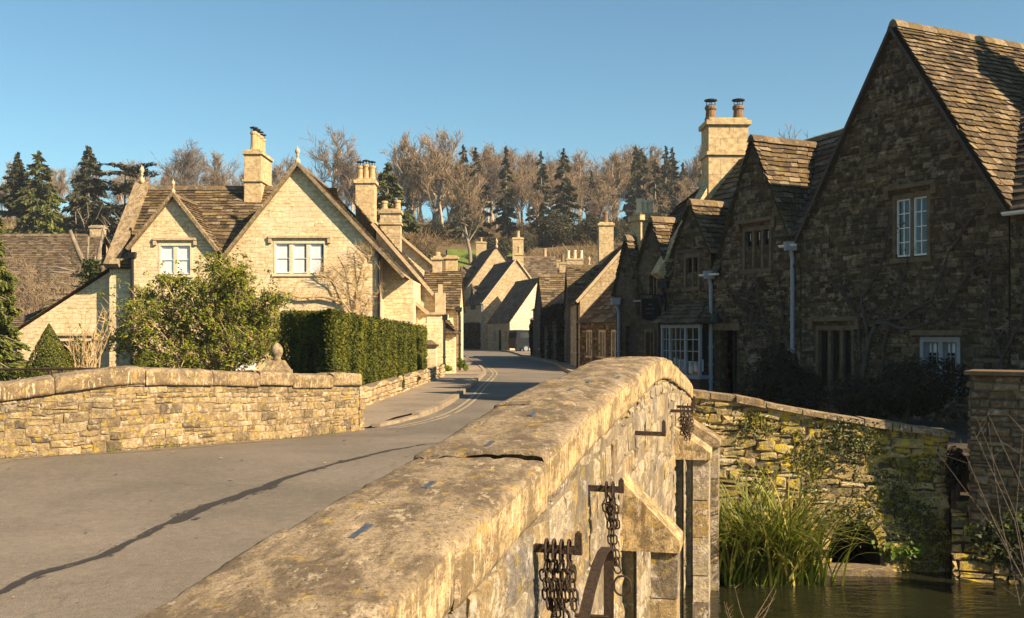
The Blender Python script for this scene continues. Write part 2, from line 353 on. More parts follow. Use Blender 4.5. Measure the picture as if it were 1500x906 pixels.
def _water():
    k = NT('river_water'); pos = k.pos(); k.col((.014, .015, .007)); k.rough(.06); k.b.inputs['Specular IOR Level'].default_value = .5
    mp = k.n('ShaderNodeMapping'); mp.inputs['Scale'].default_value = (1.0, 2.6, 1); k.l(pos, mp.inputs[0])
    k.bump(k.noise(mp.outputs[0], 3.2, 4, .55, .6), .22, .08); return k.m
M['water'] = _water()
def _hill():
    k = NT('woodland_floor'); pos = k.pos()
    c = k.ramp(k.noise(pos, .25, 6, .7), [(.3, (.075, .052, .026)), (.5, (.125, .088, .042)), (.7, (.10, .085, .032))])
    c = k.mix(1.0, c, k.ramp(k.noise(pos, 3, 4), [(.3, .6), (.7, 1.3)]), 'MULTIPLY'); k.col(c); k.rough(.95); k.bump(k.noise(pos, 2, 4), .6, .3); return k.m
M['hill'] = _hill()
M['meadow'] = plain('meadow_grass', (.10, .135, .018), .9, .35, 1.2, bump=.3)
# ---------------------------------------------------------------- builders for masonry, roofs, windows
def lerp(a, b, t): return a+(b-a)*t
def tab(T, x):
    "smooth interpolation through a table of (x, value)"
    if x <= T[0][0]: return T[0][1]
    if x >= T[-1][0]: return T[-1][1]
    for i in range(len(T)-1):
        if T[i][0] <= x <= T[i+1][0]:
            x0, y0 = T[i]; x1, y1 = T[i+1]; h = x1-x0
            m0 = (y1-T[i-1][1])/(x1-T[i-1][0]) if i > 0 else (y1-y0)/h
            m1 = (T[i+2][1]-y0)/(T[i+2][0]-x0) if i+2 < len(T) else (y1-y0)/h
            t = (x-x0)/h; return (2*t**3-3*t*t+1)*y0+(t**3-2*t*t+t)*h*m0+(-2*t**3+3*t*t)*y1+(t**3-t*t)*h*m1

def wall(mb, o, u, out, pts, holes=(), t=0, reveal=.22):
    "upright wall face with openings; pts and holes are (along, height) outlines"
    o, u, out = V(o), V(u), V(out)
    hp = [[(h[0], h[1]), (h[2], h[1]), (h[2], h[3]), (h[0], h[3])] if not isinstance(h[0], tuple) else list(h) for h in holes]
    P3 = lambda p: o+u*p[0]+Z*p[1]
    rings = [list(pts)]+hp
    flat = [p for r in rings for p in r]
    for tri in tessellate_polygon([[V((p[0], p[1], 0)) for p in r] for r in rings]):
        q = [P3(flat[k]) for k in tri]
        if (q[1]-q[0]).cross(q[2]-q[0]).dot(out) < 0: q.reverse()
        mb.face(q, .5)
    n = len(pts) if t else 0
    for k in range(n):
        a, b = P3(pts[k]), P3(pts[(k+1) % n]); mb.face((a, b, b-out*t, a-out*t), .5)
    for h in hp:
        for k in range(len(h)):
            a, b = P3(h[k]), P3(h[(k+1) % len(h)]); mb.face((b, a, a-out*reveal, b-out*reveal), .5)

def window(root, o, u, out, a0, z0, a1, z1, lights=2, stone='paleframe', bar='shadegrey', rows=3, cols=1, blind=0, hood=False, sill=True, depth=.11, mull=.09, side=.0, fine=True):
    o, u, out = V(o), V(u), V(out)
    P3 = lambda a, z, d: o+u*a+Z*z+out*d
    def bx(mb, aa, zz0, ab, zz1, d0, d1): mb.box(P3((aa+ab)/2, (zz0+zz1)/2, (d0+d1)/2), u*(ab-aa)/2, out*(d1-d0)/2, Z*(zz1-zz0)/2)
    f = MB(); s = .10 if fine else .06
    bx(f, a0-.0, z1-s, a1+.0, z1-.001, -.16, .012); bx(f, a0, z0+.001, a0+s*.8, z1-s, -.16, .012); bx(f, a1-s*.8, z0+.001, a1, z1-s, -.16, .012)
    i0, i1, j0, j1 = a0+s*.8, a1-s*.8, z0+.03, z1-s
    w = (i1-i0-(lights-1)*mull)/lights
    for k in range(1, lights): bx(f, i0+k*w+(k-1)*mull, z0, i0+k*(w+mull), j1, -.17, -.02)
    fr = f.build('window', M[stone], root)
    if sill:
        m = MB(); bx(m, a0-.05, z0-.1, a1+.05, z0, -.15, .05); m.build('sill', M[stone], fr)
    if hood:
        m = MB(); bx(m, a0-.18, z1+.10, a1+.18, z1+.19, -.02, .10); bx(m, a0-.18, z1-.08, a0-.06, z1+.10, -.02, .08); bx(m, a1+.06, z1-.08, a1+.18, z1+.10, -.02, .08)
        m.build('hood_mould', M['dressdark' if stone != 'paleframe' else 'dress'], fr)
    cs, pn, bl, bk = MB(), MB(), MB(), MB()
    for k in range(lights):
        x0 = i0+k*(w+mull); x1 = x0+w; b = .028 if fine else .02
        for q in ((x0, j0, x0+b, j1), (x1-b, j0, x1, j1), (x0+b, j0, x1-b, j0+b*1.3), (x0+b, j1-b, x1-b, j1)): bx(cs, *q, -depth-.035, -depth+.015)
        for r in range(1, rows):
            zr = lerp(j0, j1, r/rows); bx(cs, x0+b, zr-.008, x1-b, zr+.008, -depth-.02, -depth+.008)
        for c in range(1, cols):
            xr = lerp(x0, x1, c/cols); bx(cs, xr-.008, j0+b, xr+.008, j1-b, -depth-.019, -depth+.009)
        ti = V((U(-.012, .012), 0, 0))
        qd = [P3(x0, j0, -depth-.005), P3(x1, j0, -depth-.005+ti.x), P3(x1, j1, -depth-.005+ti.x), P3(x0, j1, -depth-.005)]
        if (qd[1]-qd[0]).cross(qd[2]-qd[0]).dot(out) < 0: qd.reverse()
        pn.face(qd)
        if blind:
            xa = x0 if side <= 0 else x0; xb = x1-(side*w if side > 0 else 0)
            bl.face((P3(xa, lerp(j1, j0, blind), -depth-.03), P3(xb, lerp(j1, j0, blind), -depth-.03), P3(xb, j1, -depth-.03), P3(xa, j1, -depth-.03)))
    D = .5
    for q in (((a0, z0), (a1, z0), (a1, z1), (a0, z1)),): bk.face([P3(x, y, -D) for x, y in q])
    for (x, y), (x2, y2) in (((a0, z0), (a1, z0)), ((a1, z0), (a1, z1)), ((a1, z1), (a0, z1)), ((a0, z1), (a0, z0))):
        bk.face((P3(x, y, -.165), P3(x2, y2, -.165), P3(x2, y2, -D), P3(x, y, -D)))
    cs.build('casement', M[bar], fr); pn.build('pane', M['glass'], fr)
    if blind: bl.build('blind', M['blind'], fr)
    bk.build('dark_room', M['darkroom'], fr)
    return fr

def slates(mb, e0, e1, r1, r0, course=.2, wmin=.18, wmax=.42, t=.03, under=True, lift=.012):
    "courses of stone slates over the slope eave e0-e1, ridge r0-r1"
    e0, e1, r1, r0 = V(e0), V(e1), V(r1), V(r0)
    n = ((e1-e0).cross(r0-e0)); n = n if n.length > 1e-6 else (e1-e0).cross(r1-e0)
    n.normalize()
    if n.z < 0: n = -n
    H = max((r0-e0).length, (r1-e1).length)
    if under:
        mb.face([p-n*.02 for p in (e0, e1, r1, r0)], .2)
    v = 0.0; i = 0
    while v < 1:
        c = course*lerp(1.2, .75, v)/H; v1 = min(1, v+c*1.35); vn = v+c
        a0, a1 = e0.lerp(r0, v), e1.lerp(r1, v); b0, b1 = e0.lerp(r0, v1), e1.lerp(r1, v1)
        L = max((a1-a0).length, .01); Lb = max((b1-b0).length, .01)
        if L < .06: break
        u = -U(0, wmax); 
        while u < L:
            w = U(wmin, wmax); x0, x1 = max(u, 0)+.006, min(u+w, L)-.004; u += w
            if x1-x0 < .04: continue
            j = U(-.022, .022); dn = (e0-r0).normalized(); l0 = lift+t+U(0, .018); l1 = lift+t+U(0, .018)
            sl = U(-.012, .012)
            p0 = a0.lerp(a1, x0/L)+dn*(j+sl); p1 = a0.lerp(a1, x1/L)+dn*(j-sl); q1 = b0.lerp(b1, x1/L); q0 = b0.lerp(b1, x0/L)
            r = R.random()
            A, B, C, D = p0+n*l0, p1+n*l1, q1+n*lift*.3, q0+n*lift*.3
            k = len(mb.v)
            mb.v += [tuple(A), tuple(B), tuple(C), tuple(D), tuple(p0+n*(l0-t)), tuple(p1+n*(l1-t))]
            mb.f += [(k, k+1, k+2, k+3), (k+4, k+5, k+1, k), (k+4, k, k+3), (k+5, k+2, k+1)]; mb.r += [r, r*.5, r*.6, r*.6]
        v = vn; i += 1

def ridge(mb, a, b, w=.16, seg=.45):
    a, b = V(a), V(b); d = (b-a); L = d.length; d.normalize(); s = d.cross(Z).normalized(); x = 0
    while x < L-.05:
        l = min(U(seg*.8, seg*1.2), L-x); c = a+d*(x+l/2)+Z*U(-.008, .012)
        p0, p1 = a+d*(x+.004), a+d*(x+l-.004); r = U(.5, 1); q = U(-.008, .008)
        prof = [(-w, -.13), (-w*.55, .0), (0, .05), (w*.55, .0), (w, -.13)]
        for k in range(4):
            f = [p0+s*prof[k][0]+Z*(prof[k][1]+q), p0+s*prof[k+1][0]+Z*(prof[k+1][1]+q), p1+s*prof[k+1][0]+Z*(prof[k+1][1]+q), p1+s*prof[k][0]+Z*(prof[k][1]+q)]
            mb.face(f, r)
        for p in (p0, p1): mb.face([p+s*y[0]+Z*(y[1]+q) for y in prof], r)
        x += l

def chimney(root, c, u, w, d, z0, z1, pots=2, cap=.12, band=None, mat='ashlar', pot='pot', ph=.55, pr=.13, along='w', cowl=False, shaft=None):
    "stone stack centred on c; u its width direction; pots in a row"
    c = V((c[0], c[1], 0)); u = V(u).normalized(); b = Z.cross(u)
    m = MB()
    m.box(c+Z*(z0+z1-cap)/2, u*w/2, b*d/2, Z*(z1-cap-z0)/2)
    m.box(c+Z*(z1-cap/2), u*(w/2+.07), b*(d/2+.07), Z*cap/2); m.box(c+Z*(z1+.04), u*(w/2-.03), b*(d/2-.03), Z*.038)
    if band: m.box(c+Z*band, u*(w/2+.06), b*(d/2+.06), Z*.05)
    st = m.build('chimney', M[mat], root)
    axis, ln = (u, w) if along == 'w' else (b, d)
    for k in range(pots):
        q = c+axis*((k-(pots-1)/2)*(ln-.2)/max(pots-1, 1)*.86 if pots > 1 else 0)+Z*(z1+.07)
        h = ph*U(.93, 1.05); m = MB()
        m.lathe(q, [(pr*1.15, 0), (pr*1.15, .06), (pr, .10), (pr*.9, h-.12), (pr*1.12, h-.1), (pr*1.12, h-.03), (pr*.95, h), (pr*.75, h-.02)], 12)
        po = m.build('chimney_pot', M[pot], st, smooth=False)
        if cowl:
            m = MB(); m.lathe(q+Z*h, [(pr*.9, 0), (pr*.9, .02)], 10)
            for a in range(4):
                x = V((math.cos(a*1.57), math.sin(a*1.57), 0))*pr*.8; m.tube((q+x+Z*h, q+x+Z*(h+.14)), .012, 4)
            m.lathe(q+Z*(h+.14), [(pr*1.25, 0), (pr*1.25, .03), (.03, .07)], 10); m.build('cowl', M['blackpaint'], st)
    return st

def finial(root, p, s=1.0, name='finial'):
    m = MB(); m.lathe(p, [(.13*s, -.25*s), (.13*s, 0), (.06*s, .05*s), (.05*s, .16*s), (.10*s, .2*s), (.05*s, .26*s), (.11*s, .34*s), (.13*s, .43*s), (.09*s, .53*s), (.03*s, .6*s), (.01*s, .7*s)], 10)
    return m.build(name, M['dress'], root, smooth=True)

def downpipe(root, pts, mat, r=.045, hopper=True, name='downpipe'):
    m = MB(); m.tube(pts, r, 8)
    if hopper:
        p = V(pts[0]); m.box(p+Z*.02, V((.12, 0, 0)), V((0, .10, 0)), Z*.10, top=1.15)
    for k in range(1, 4):
        p = V(pts[-2]).lerp(V(pts[-1]), k/4); m.lathe(p, [(r*1.35, -.03), (r*1.35, .03)], 8)
    return m.build(name, M[mat], root)

def gutter(root, a, b, mat, r=.06):
    a, b = V(a), V(b); d = (b-a).normalized(); s = d.cross(Z); m = MB()
    prof = [(s*math.cos(t)*r-Z*math.sin(t)*r) for t in [math.pi*k/6 for k in range(7)]]
    for k in range(6): m.face((a+prof[k], a+prof[k+1], b+prof[k+1], b+prof[k]))
    for k in range(6): m.face((a+prof[k]*.85, b+prof[k]*.85, b+prof[k+1]*.85, a+prof[k+1]*.85))
    m.face([a+p for p in prof]); m.face([b+p for p in prof])
    return m.build('gutter', M[mat], root)

def main_slope(m, p0, a, c, s0, s1, he, hr, dr, gaps=(), course=.2, wmax=.42, o=.12, hr1=None):
    "street slope of a roof; its eave stops at the wall gables listed in gaps"
    hr1 = hr if hr1 is None else hr1; tn = (hr-he)/dr; d1 = .3 if gaps else -o
    q = lambda s, d, z: p0+a*s+c*d+Z*(z+.03)
    slates(m, q(s0, d1, he+tn*d1), q(s1, d1, he+tn*d1), q(s1, dr, hr1), q(s0, dr, hr), course, wmax*.5, wmax)
    x = s0
    for g0, g1 in sorted(gaps)+[(s1, s1)] if gaps else []:
        if g0-x > .06: slates(m, q(x, -o, he-tn*o), q(g0, -o, he-tn*o), q(g0, d1+.05, he+tn*(d1+.05)), q(x, d1+.05, he+tn*(d1+.05)), course, wmax*.5, wmax)
        x = max(x, g1)
def gable_house(root, p0, a, L, D, he, hr, zb=-.3, wmat='far', rmat='slate', course=.25, front=(), gable=(), over=.12, he_back=None, verge=None, wmax=.5, gaps=()):
    """ridge along a; front wall faces -c; the gable at the start faces -a. front/gable: window specs (a0,z0,a1,z1,lights[,kw])"""
    p0 = V((p0[0], p0[1], 0)); a = V((a[0], a[1], 0)).normalized(); c = V((a.y, -a.x, 0)); zb = V((0, 0, zb)).z
    hb = he if he_back is None else he_back
    m = MB()
    wall(m, p0, a, -c, [(0, zb), (L, zb), (L, he), (0, he)], [w[:4] for w in front])
    wall(m, p0, c, -a, [(0, zb), (D, zb), (D, hb), (D/2, hr), (0, he)], [w[:4] for w in gable])
    wall(m, p0+a*L, c, a, [(0, zb), (D, zb), (D, hb), (D/2, hr), (0, he)])
    wall(m, p0+c*D, a, c, [(0, zb), (L, zb), (L, hb), (0, hb)])
    w_ = m.build('wall', M[wmat], root)
    for s, (u, out) in ((front, (a, -c)), (gable, (c, -a))):
        for w in s: window(root, p0, u, out, *w[:4], lights=w[4], **(w[5] if len(w) > 5 else {}))
    m = MB(); tn = (hr-he)/(D/2); o = over
    main_slope(m, p0, a, c, -o, L+o, he, hr, D/2, gaps, course, wmax, o)
    tb = (hr-hb)/(D/2)
    slates(m, p0+a*(L+o)+c*(D+o)+Z*(hb-tb*o+.03), p0-a*o+c*(D+o)+Z*(hb-tb*o+.03), p0-a*o+c*D/2+Z*(hr+.03), p0+a*(L+o)+c*D/2+Z*(hr+.03), course, wmax*.5, wmax)
    ridge(m, p0-a*o+c*D/2+Z*(hr+.05), p0+a*(L+o)+c*D/2+Z*(hr+.05))
    m.build('roof', M[rmat], root)
    if verge:
        mv = MB()
        for e, top, s in ((p0-c*.1+Z*(he-.1*tn), p0+c*D/2+Z*hr, 1), (p0+c*(D+.1)+Z*(hb-.1*tb), p0+c*D/2+Z*hr, -1)):
            d = (top-e); n = d.cross(a).normalized(); n = n if n.z > 0 else -n
            mv.box((e+top)/2+n*.09-a*.05, d/2, a*.13, n*.07)
        mv.build('verge_coping', M[verge], root)
    return w_

def cross_gable(root, L0, a, s, hwl, hwr, za, zel, zer, he, tn, wmat, rmat, zb=None, holes=(), course=.2, proud=.02, over=.1, wmax=.4, dmax=None, skipwall=False, side=.0):
    """wall gable standing on a front eave, ridge running back; s its place along a; left is +a (far), right is -a"""
    a = V(a); c = V((a.y, -a.x, 0)); o = V(L0)+a*s-c*proud
    zb = min(zel, zer) if zb is None else zb
    m = MB()
    if not skipwall:
        wall(m, o, a, -c, [(-hwr, zb), (hwl, zb), (hwl, zel), (0, za), (-hwr, zer)], holes, t=.3)
        if side:   # dormer cheeks
            m.face((o+a*hwl+Z*zb, o+a*hwl+c*side+Z*zb, o+a*hwl+c*side+Z*zel, o+a*hwl+Z*zel)); m.face((o-a*hwr+Z*zb, o-a*hwr+c*side+Z*zb, o-a*hwr+c*side+Z*zer, o-a*hwr+Z*zer))
        m.build('gable_wall', M[wmat], root)
    m = MB(); f = -c*over
    dr = (za-he)/tn+.15 if dmax is None else dmax
    for sg, hw, ze in ((1, hwl, zel), (-1, hwr, zer)):
        k = (za-ze)/hw; ov = .1; de = max((ze-he)/tn, 0)+.15
        if dmax is not None: de = dmax
        slates(m, o+f+a*sg*(hw+ov)+Z*(ze-k*ov+.03), o+a*sg*(hw+ov)+c*de+Z*(ze-k*ov+.03), o+c*dr+Z*(za+.03), o+f+Z*(za+.03), course, wmax*.5, wmax)
    ridge(m, o+f+Z*(za+.06), o+c*dr+Z*(za+.06), .14)
    m.build('roof', M[rmat], root)

def coping_strip(mb, path, prof, S1, S0=0.0, step=.014, joint=1.2, amp=.010, seed=0.0, gap=.018):
    "separate weathered coping stones along path(s) -> (inner point, outer point); prof: (t across, dz)"
    rr = random.Random(int(seed*10)+3); n = len(prof); s0 = S0
    while s0 < S1-.15:
        s1 = min(S1, s0+joint*rr.uniform(.7, 1.3)); s1 = S1 if S1-s1 < .3 else s1
        bo, bt, bx, r = rr.uniform(-.017, .017), rr.uniform(-.026, .026), rr.uniform(-.004, .006), rr.random()
        a, b = s0+gap/2, s1-gap/2; m = max(6, int((b-a)/(step if callable(step) is False else step(a)))); i = len(mb.v)
        sk = [a+(b-a)*k/m for k in range(m+1)]; sk = [a, a+.004, a+.012]+[x for x in sk[1:-1] if a+.02 < x < b-.02]+[b-.012, b-.004, b]
        for s in sk:
            pi, po = path(s); W = po-pi; w = W.length; wn = W/w; e = min(s-a, b-s); rd = .011*max(0, 1-e/.016)**2
            for (t, dz) in prof:
                q = V((s+seed*31, t*w, dz))
                d = noise.fractal(q*2.2, 1, 2.1, 3)*amp+noise.fractal(q*13, 1, 2.1, 4)*amp*.5
                edge = max(0, 1-abs(t-1)/.10, 1-t/.10)*max(0, 1-abs(dz)/.06)
                chip = max(0, noise.noise(q*4.1)-.18)*.034*edge+max(0, noise.noise(V((s*5+seed, t*6, 2.2)))-.05)*.06*max(0, 1-e/.05)*(1 if dz > -.04 else .3)
                out = (wn*(1 if t > .97 else -1 if t < .03 else 0)+Z*(1 if dz > -.03 else 0))
                out = out.normalized() if out.length > 0 else wn*0
                mb.v.append(tuple(pi+W*t+Z*(dz+bo+bt*(t-.5))+wn*bx+out*(d-rd-chip)))
        L_ = len(sk)
        for k in range(L_-1):
            for q in range(n-1):
                f = i+k*n+q; mb.f.append((f, f+1, f+1+n, f+n)); mb.r.append(r*.47 if prof[q][1] > -.03 and prof[q+1][1] > -.03 else .53+r*.47)  # tops and sides get separate tones, the light contrast is in the colour
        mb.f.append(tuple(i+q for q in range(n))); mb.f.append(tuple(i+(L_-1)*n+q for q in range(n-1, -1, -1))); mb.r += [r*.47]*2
        s0 = s1

def rubble(mb, L, zlo, zhi, fpos, fnrm, hr=(.1, .2), lr=(.16, .45), proud=.035, g=.012, skip=None, jit=.014, chamfer=.018, zstart=None, follow=None):
    "coursed rubble: each stone a chamfered block with a broken face. follow(u) lifts courses so they run with a slope"
    n_ = 12; us = [L*k/n_ for k in range(n_+1)]
    fo = follow or (lambda u: 0.0)
    z = min(zlo(u)-fo(u) for u in us) if zstart is None else zstart; top = max(zhi(u)-fo(u) for u in us)
    while z < top:
        h = U(*hr); u = -U(0, lr[1])
        while u < L:
            l = U(*lr); u0, u1 = max(u, 0)+g/2, min(u+l, L)-g/2; u += l
            if u1-u0 < .05: continue
            um = (u0+u1)/2; hh = h if R.random() < .82 else h*U(.45, .6)
            for (zz0, zz1) in (((z, z+h),) if hh == h else ((z, z+hh), (z+hh, z+h))):
                a, b = zz0+fo(um)+g/2, zz1+fo(um)-g/2
                lo, hi = zlo(um), zhi(um)
                if b <= lo+.02 or a >= hi-.02: continue
                a, b = max(a, lo), min(b, hi)
                if b-a < .025: continue
                if skip and skip(um, (a+b)/2): continue
                pr = proud*U(.35, 1.25); r = R.random(); ch = min(chamfer*U(.7, 1.6), (b-a)*.3)
                c = [(u0, a), (u1, a), (u1, b), (u0, b)]
                bk = [V(fpos(x+U(-jit, jit)*.5, y+U(-jit, jit)*.5)) for x, y in c]
                fr = []
                for x, y in ((u0+ch, a+ch), (um+U(-.03, .03), a+ch*U(.7, 1.3)), (u1-ch, a+ch), (u1-ch*U(.7, 1.3), (a+b)/2), (u1-ch, b-ch), (um+U(-.03, .03), b-ch*U(.7, 1.3)), (u0+ch, b-ch), (u0+ch*U(.7, 1.3), (a+b)/2)):
                    x += U(-jit, jit)*.6; y += U(-jit, jit)*.6
                    fr.append(V(fpos(x, y))+V(fnrm(x))*pr*U(.65, 1.15))
                ce = V(fpos(um+U(-.02, .02), (a+b)/2))+V(fnrm(um))*pr*U(.85, 1.35)
                k = len(mb.v); mb.v += [tuple(p) for p in bk+fr+[ce]]
                F = [(0, 1, 6, 5), (5, 4, 0), (6, 1, 5)][:0]
                B = lambda q: k+q
                f = lambda q: k+4+q
                mb.f += [(B(0), B(1), f(2), f(1), f(0)), (B(1), B(2), f(4), f(3), f(2)), (B(2), B(3), f(6), f(5), f(4)), (B(3), B(0), f(0), f(7), f(6))]
                mb.f += [(f(q), f((q+1) % 8), k+12) for q in range(8)]
                mb.r += [r]*12
        z += h

# ---------------------------------------------------------------- the setting
def sheet(name, mat, rows, kind='structure', smooth=True):
    "grid surface from equal-length rows of points"
    m = MB(); n = len(rows[0])
    for r in rows: m.v += [tuple(p) for p in r]
    for i in range(len(rows)-1):
        for j in range(n-1):
            a = i*n+j; m.f.append((a, a+1, a+1+n, a+n)); m.r.append(.5)
    return tag(m.build(name, mat, smooth=smooth), kind=kind)

def hump(Y): return .17*math.exp(-((Y-12.6)/3.0)**2)-.0
def Xr(Y): return -.86+.245*Y-.0006*Y*Y                # outer edge of the near parapet's coping
RIVER = [(-4.0, -12), (Xr(0)-.25, 0), (Xr(14.3)-.25, 14.3), (2.6, 14.8), (6.25, 14.5), (14, 11.6), (80, 8.0), (80, -12)]
m = MB()
outer = [(-900, -60), (900, -60), (900, 900), (-900, 900)]
rings = [[V((x, y, 0)) for x, y in outer], [V((x, y, 0)) for x, y in RIVER]]
fl = outer+RIVER
for t in tessellate_polygon(rings):
    q = [V((*fl[k], -.06)) for k in t]
    if (q[1]-q[0]).cross(q[2]-q[0]).z < 0: q.reverse()
    m.face(q)
tag(m.build('ground', M['soil']), kind='structure')
m = MB(); m.face([V((x, y, -1.62)) for x, y in ((-30, -30), (120, -30), (120, 40), (-30, 40))]); tag(m.build('river_water', M['water']), kind='structure')

LE = [(-12, -8.2), (0, -7.6), (6, -7.2), (8.6, -7.4), (10.3, -7.0), (12.2, -6.2), (13.1, -4.95), (14.3, -4.3), (15.6, -3.5), (17.5, -2.6), (20.3, -1.8), (24.75, -1.42), (32, -1.28), (40, -1.1), (44, -1.12), (55, -1.83), (68, -2.9), (82, -4.1), (103, -6.4), (125, -12), (140, -20)]
RE = [(-12, -4.5), (0, -1.49), (8, .47), (14.5, 2.0), (16, 2.6), (22, 3.6), (26, 3.3), (30, 2.3), (40, 2.5), (48, 2.35), (56, 2.3), (66, 1.5), (74, .9), (84, .4), (94, -.3), (105, -1.8), (125, -6.5), (140, -14)]
def road_z(x, Y): return hump(Y)
ys = [-12+.5*k for k in range(64)]+[20+1.5*k for k in range(81)]
sheet('road', M['road'], [[V((lerp(tab(LE, Y)-(.3 if Y < 18 else 0), tab(RE, Y)+.2, k/8), Y, hump(Y))) for k in range(9)] for Y in ys])
# pavements: raised strips with kerb stones
def DW(Y): return -3.2+(Y-21.5)*.04                      # dwarf wall line
m = MB(); ps = [18.0+.6*k for k in range(36)]
sheet('pavement_along_the_hedge', M['pave'], [[V((lerp(-3.25 if Y < 19 else DW(Y)-.2, tab(LE, Y)-.14, k/4), Y, .10-max(0, 19.2-Y)*.07)) for k in range(5)] for Y in ps])
ps2 = [39.6+1.5*k for k in range(45)]
sheet('far_pavement', M['pave'], [[V((tab(LE, Y)-lerp(2.6, .14, k/2), Y, .09)) for k in range(3)] for Y in ps2])
kb = MB(); Y = 18.2
while Y < 100:
    l = U(.7, 1.0)*(1 if Y < 50 else 2)
    for sgn, T, z0 in ((-1, LE, 0), (1, RE, 0)):
        if sgn == 1 and Y < 30: continue
        p, q = V((tab(T, Y+.01), Y+.01, 0)), V((tab(T, Y+l-.01), Y+l-.01, 0)); d = (q-p)/2
        h = .115 if Y > 19.3 else .06
        kb.box((p+q)/2+V((sgn*.07, 0, h/2+U(-.006, .006))), d, V((.075, 0, 0)), Z*h/2)
    Y += l
tag(kb.build('kerb', M['kerb']), kind='structure')
ps3 = [30+1.5*k for k in range(50)]
sheet('right_pavement', M['pave'], [[V((tab(RE, Y)+lerp(.14, 3.4, k/2), Y, .09)) for k in range(3)] for Y in ps3])
yl = MB()
for o_ in (.26, .42):
    for (a, b) in ((9.0, 14.6), (17.9, 40), (41, 60)):
        Y = a
        while Y < b:
            if R.random() > .06:
                for (f0, f1) in ((0, .5),):
                    y0, y1 = Y, Y+.5
                    yl.face([V((tab(LE, y0)+o_, y0, hump(y0)+.006)), V((tab(LE, y0)+o_+.065, y0, hump(y0)+.006)), V((tab(LE, y1)+o_+.065, y1, hump(y1)+.006)), V((tab(LE, y1)+o_, y1, hump(y1)+.006))])
            Y += .5
tag(yl.build('double_yellow_line', M['yellow']), kind='structure')
# trickle of water drying on the road: soft-edged strip
pts = [(-120, 905, 1), (0, 866, 1.0), (60, 838, .75), (150, 815, .55), (225, 778, .95), (300, 742, 1.15), (335, 732, 1.2), (390, 712, .7), (450, 690, .55), (520, 672, .55), (560, 663, .5), (600, 655, .5), (640, 650, .45), (700, 640, .4)]
m = MB(); rows = []
for (px, py, w) in pts:
    w *= .8
    Y = CZ*1500/(py-490); 
    for _ in range(3): Y = (CZ-hump(Y)-.006)*1500/(py-490)
    rows.append((V((xx(px, Y), Y, hump(Y)+.007)), .16*w))
fine = []
for k in range(len(rows)-1):
    for j in range(10): p_ = rows[k][0].lerp(rows[k+1][0], j/10); fine.append((p_+V((noise.noise(p_*2.3)*.05, 0, 0)), lerp(rows[k][1], rows[k+1][1], j/10)*max(.25, .95+noise.noise(p_*1.9)*.8+noise.noise(p_*6)*.4)))
for k in range(len(fine)-1):
    (p, w), (q, w2) = fine[k], fine[k+1]; d = (fine[min(k+1, len(fine)-1)][0]-fine[max(k-1, 0)][0]); s = V((d.y, -d.x, 0)).normalized()
    for (t0, t1, r) in ((-1.6, -1.0, .0), (-1.0, -.5, .25), (-.5, 0, .72), (0, .5, .72), (.5, 1.0, .25), (1.0, 1.6, .0)):
        f = lambda pp, ww, t: V(((pp+s*ww*t).x, (pp+s*ww*t).y, hump((pp+s*ww*t).y)+.007))
        m.face((f(p, w, t0), f(p, w, t1), f(q, w2, t1), f(q, w2, t0)), r)
tag(m.build('wet_streak', M['wet']), kind='structure')

# wooded hill
HT = [(0, 0), (112, -1), (125, 3), (150, 14.4), (175, 19), (205, 23), (240, 25.5), (300, 25), (420, 20), (700, 10)]
def hz(x, Y):
    d = Y+abs(x)*.06-(x*.02)
    return tab(HT, d)+noise.fractal(V((x*.02, Y*.02, 0)), 1, 2, 3)*2.0*min(1, max(0, (d-118)/30))
sheet('hill', M['hill'], [[V((x*8-400, Y, hz(x*8-400, Y)-(.2 if Y < 118 else 0))) for x in range(101)] for Y in [108+4*k for k in range(40)]+[275+30*k for k in range(15)]])
# sloping meadow at the wood's edge
def mp(px, Y): x = xx(px, Y); return V((x, Y, hz(x, Y)+.12))
sheet('meadow', M['meadow'], [[mp(px, Y) for px in range(655, 756, 5)] for Y in [122+2*k for k in range(14)]])
# ---------------------------------------------------------------- the near bridge
bridge = thing('stone_bridge', 'pale lichened stone bridge parapet running from the front edge, its iron hooks over the river', 'bridge', (0, 6, 0))
TOPZ = [(-3, .9), (1, .95), (2.3, 1.0), (2.95, 1.07), (3.6, 1.117), (4.46, 1.168), (5.2, 1.236), (7.1, 1.345), (8.85, 1.43), (10.5, 1.36), (12.1, 1.21), (13.5, 1.07), (14.6, .93)]
def bn(Y): d = .245-.0012*Y; l = math.hypot(d, 1); return V((1/l, -d/l, 0))
AY = [(0, -.6)]; Y = -.6
while Y < 14.6: AY.append((AY[-1][0]+.05*math.sqrt(1+(.245-.0012*Y)**2+((tab(TOPZ, Y+.05)-tab(TOPZ, Y))/.05)**2), Y+.05)); Y += .05
def cpath(s):
    k = min(int(s/AY[-1][0]*(len(AY)-1)), len(AY)-2)
    while k > 0 and AY[k][0] > s: k -= 1
    while k < len(AY)-2 and AY[k+1][0] < s: k += 1
    Y = lerp(AY[k][1], AY[k+1][1], (s-AY[k][0])/(AY[k+1][0]-AY[k][0])); o_ = V((Xr(Y), Y, tab(TOPZ, Y))); return o_-bn(Y)*.585, o_
prof = [(.02, -.19), (.0, -.185), (0, -.12), (0, -.07), (.004, -.035), (.02, -.008), (.045, -.001)]+[(t, .004+.012*math.sin(math.pi*t)) for t in [.08+.027*k for k in range(31)]]+[(.93, .004), (.96, .001), (.982, -.004), (.994, -.012), (1, -.026), (1, -.045), (1, -.06), (1, -.09), (1, -.11), (1, -.13), (1, -.15), (1, -.17), (.99, -.19), (.97, -.195)]
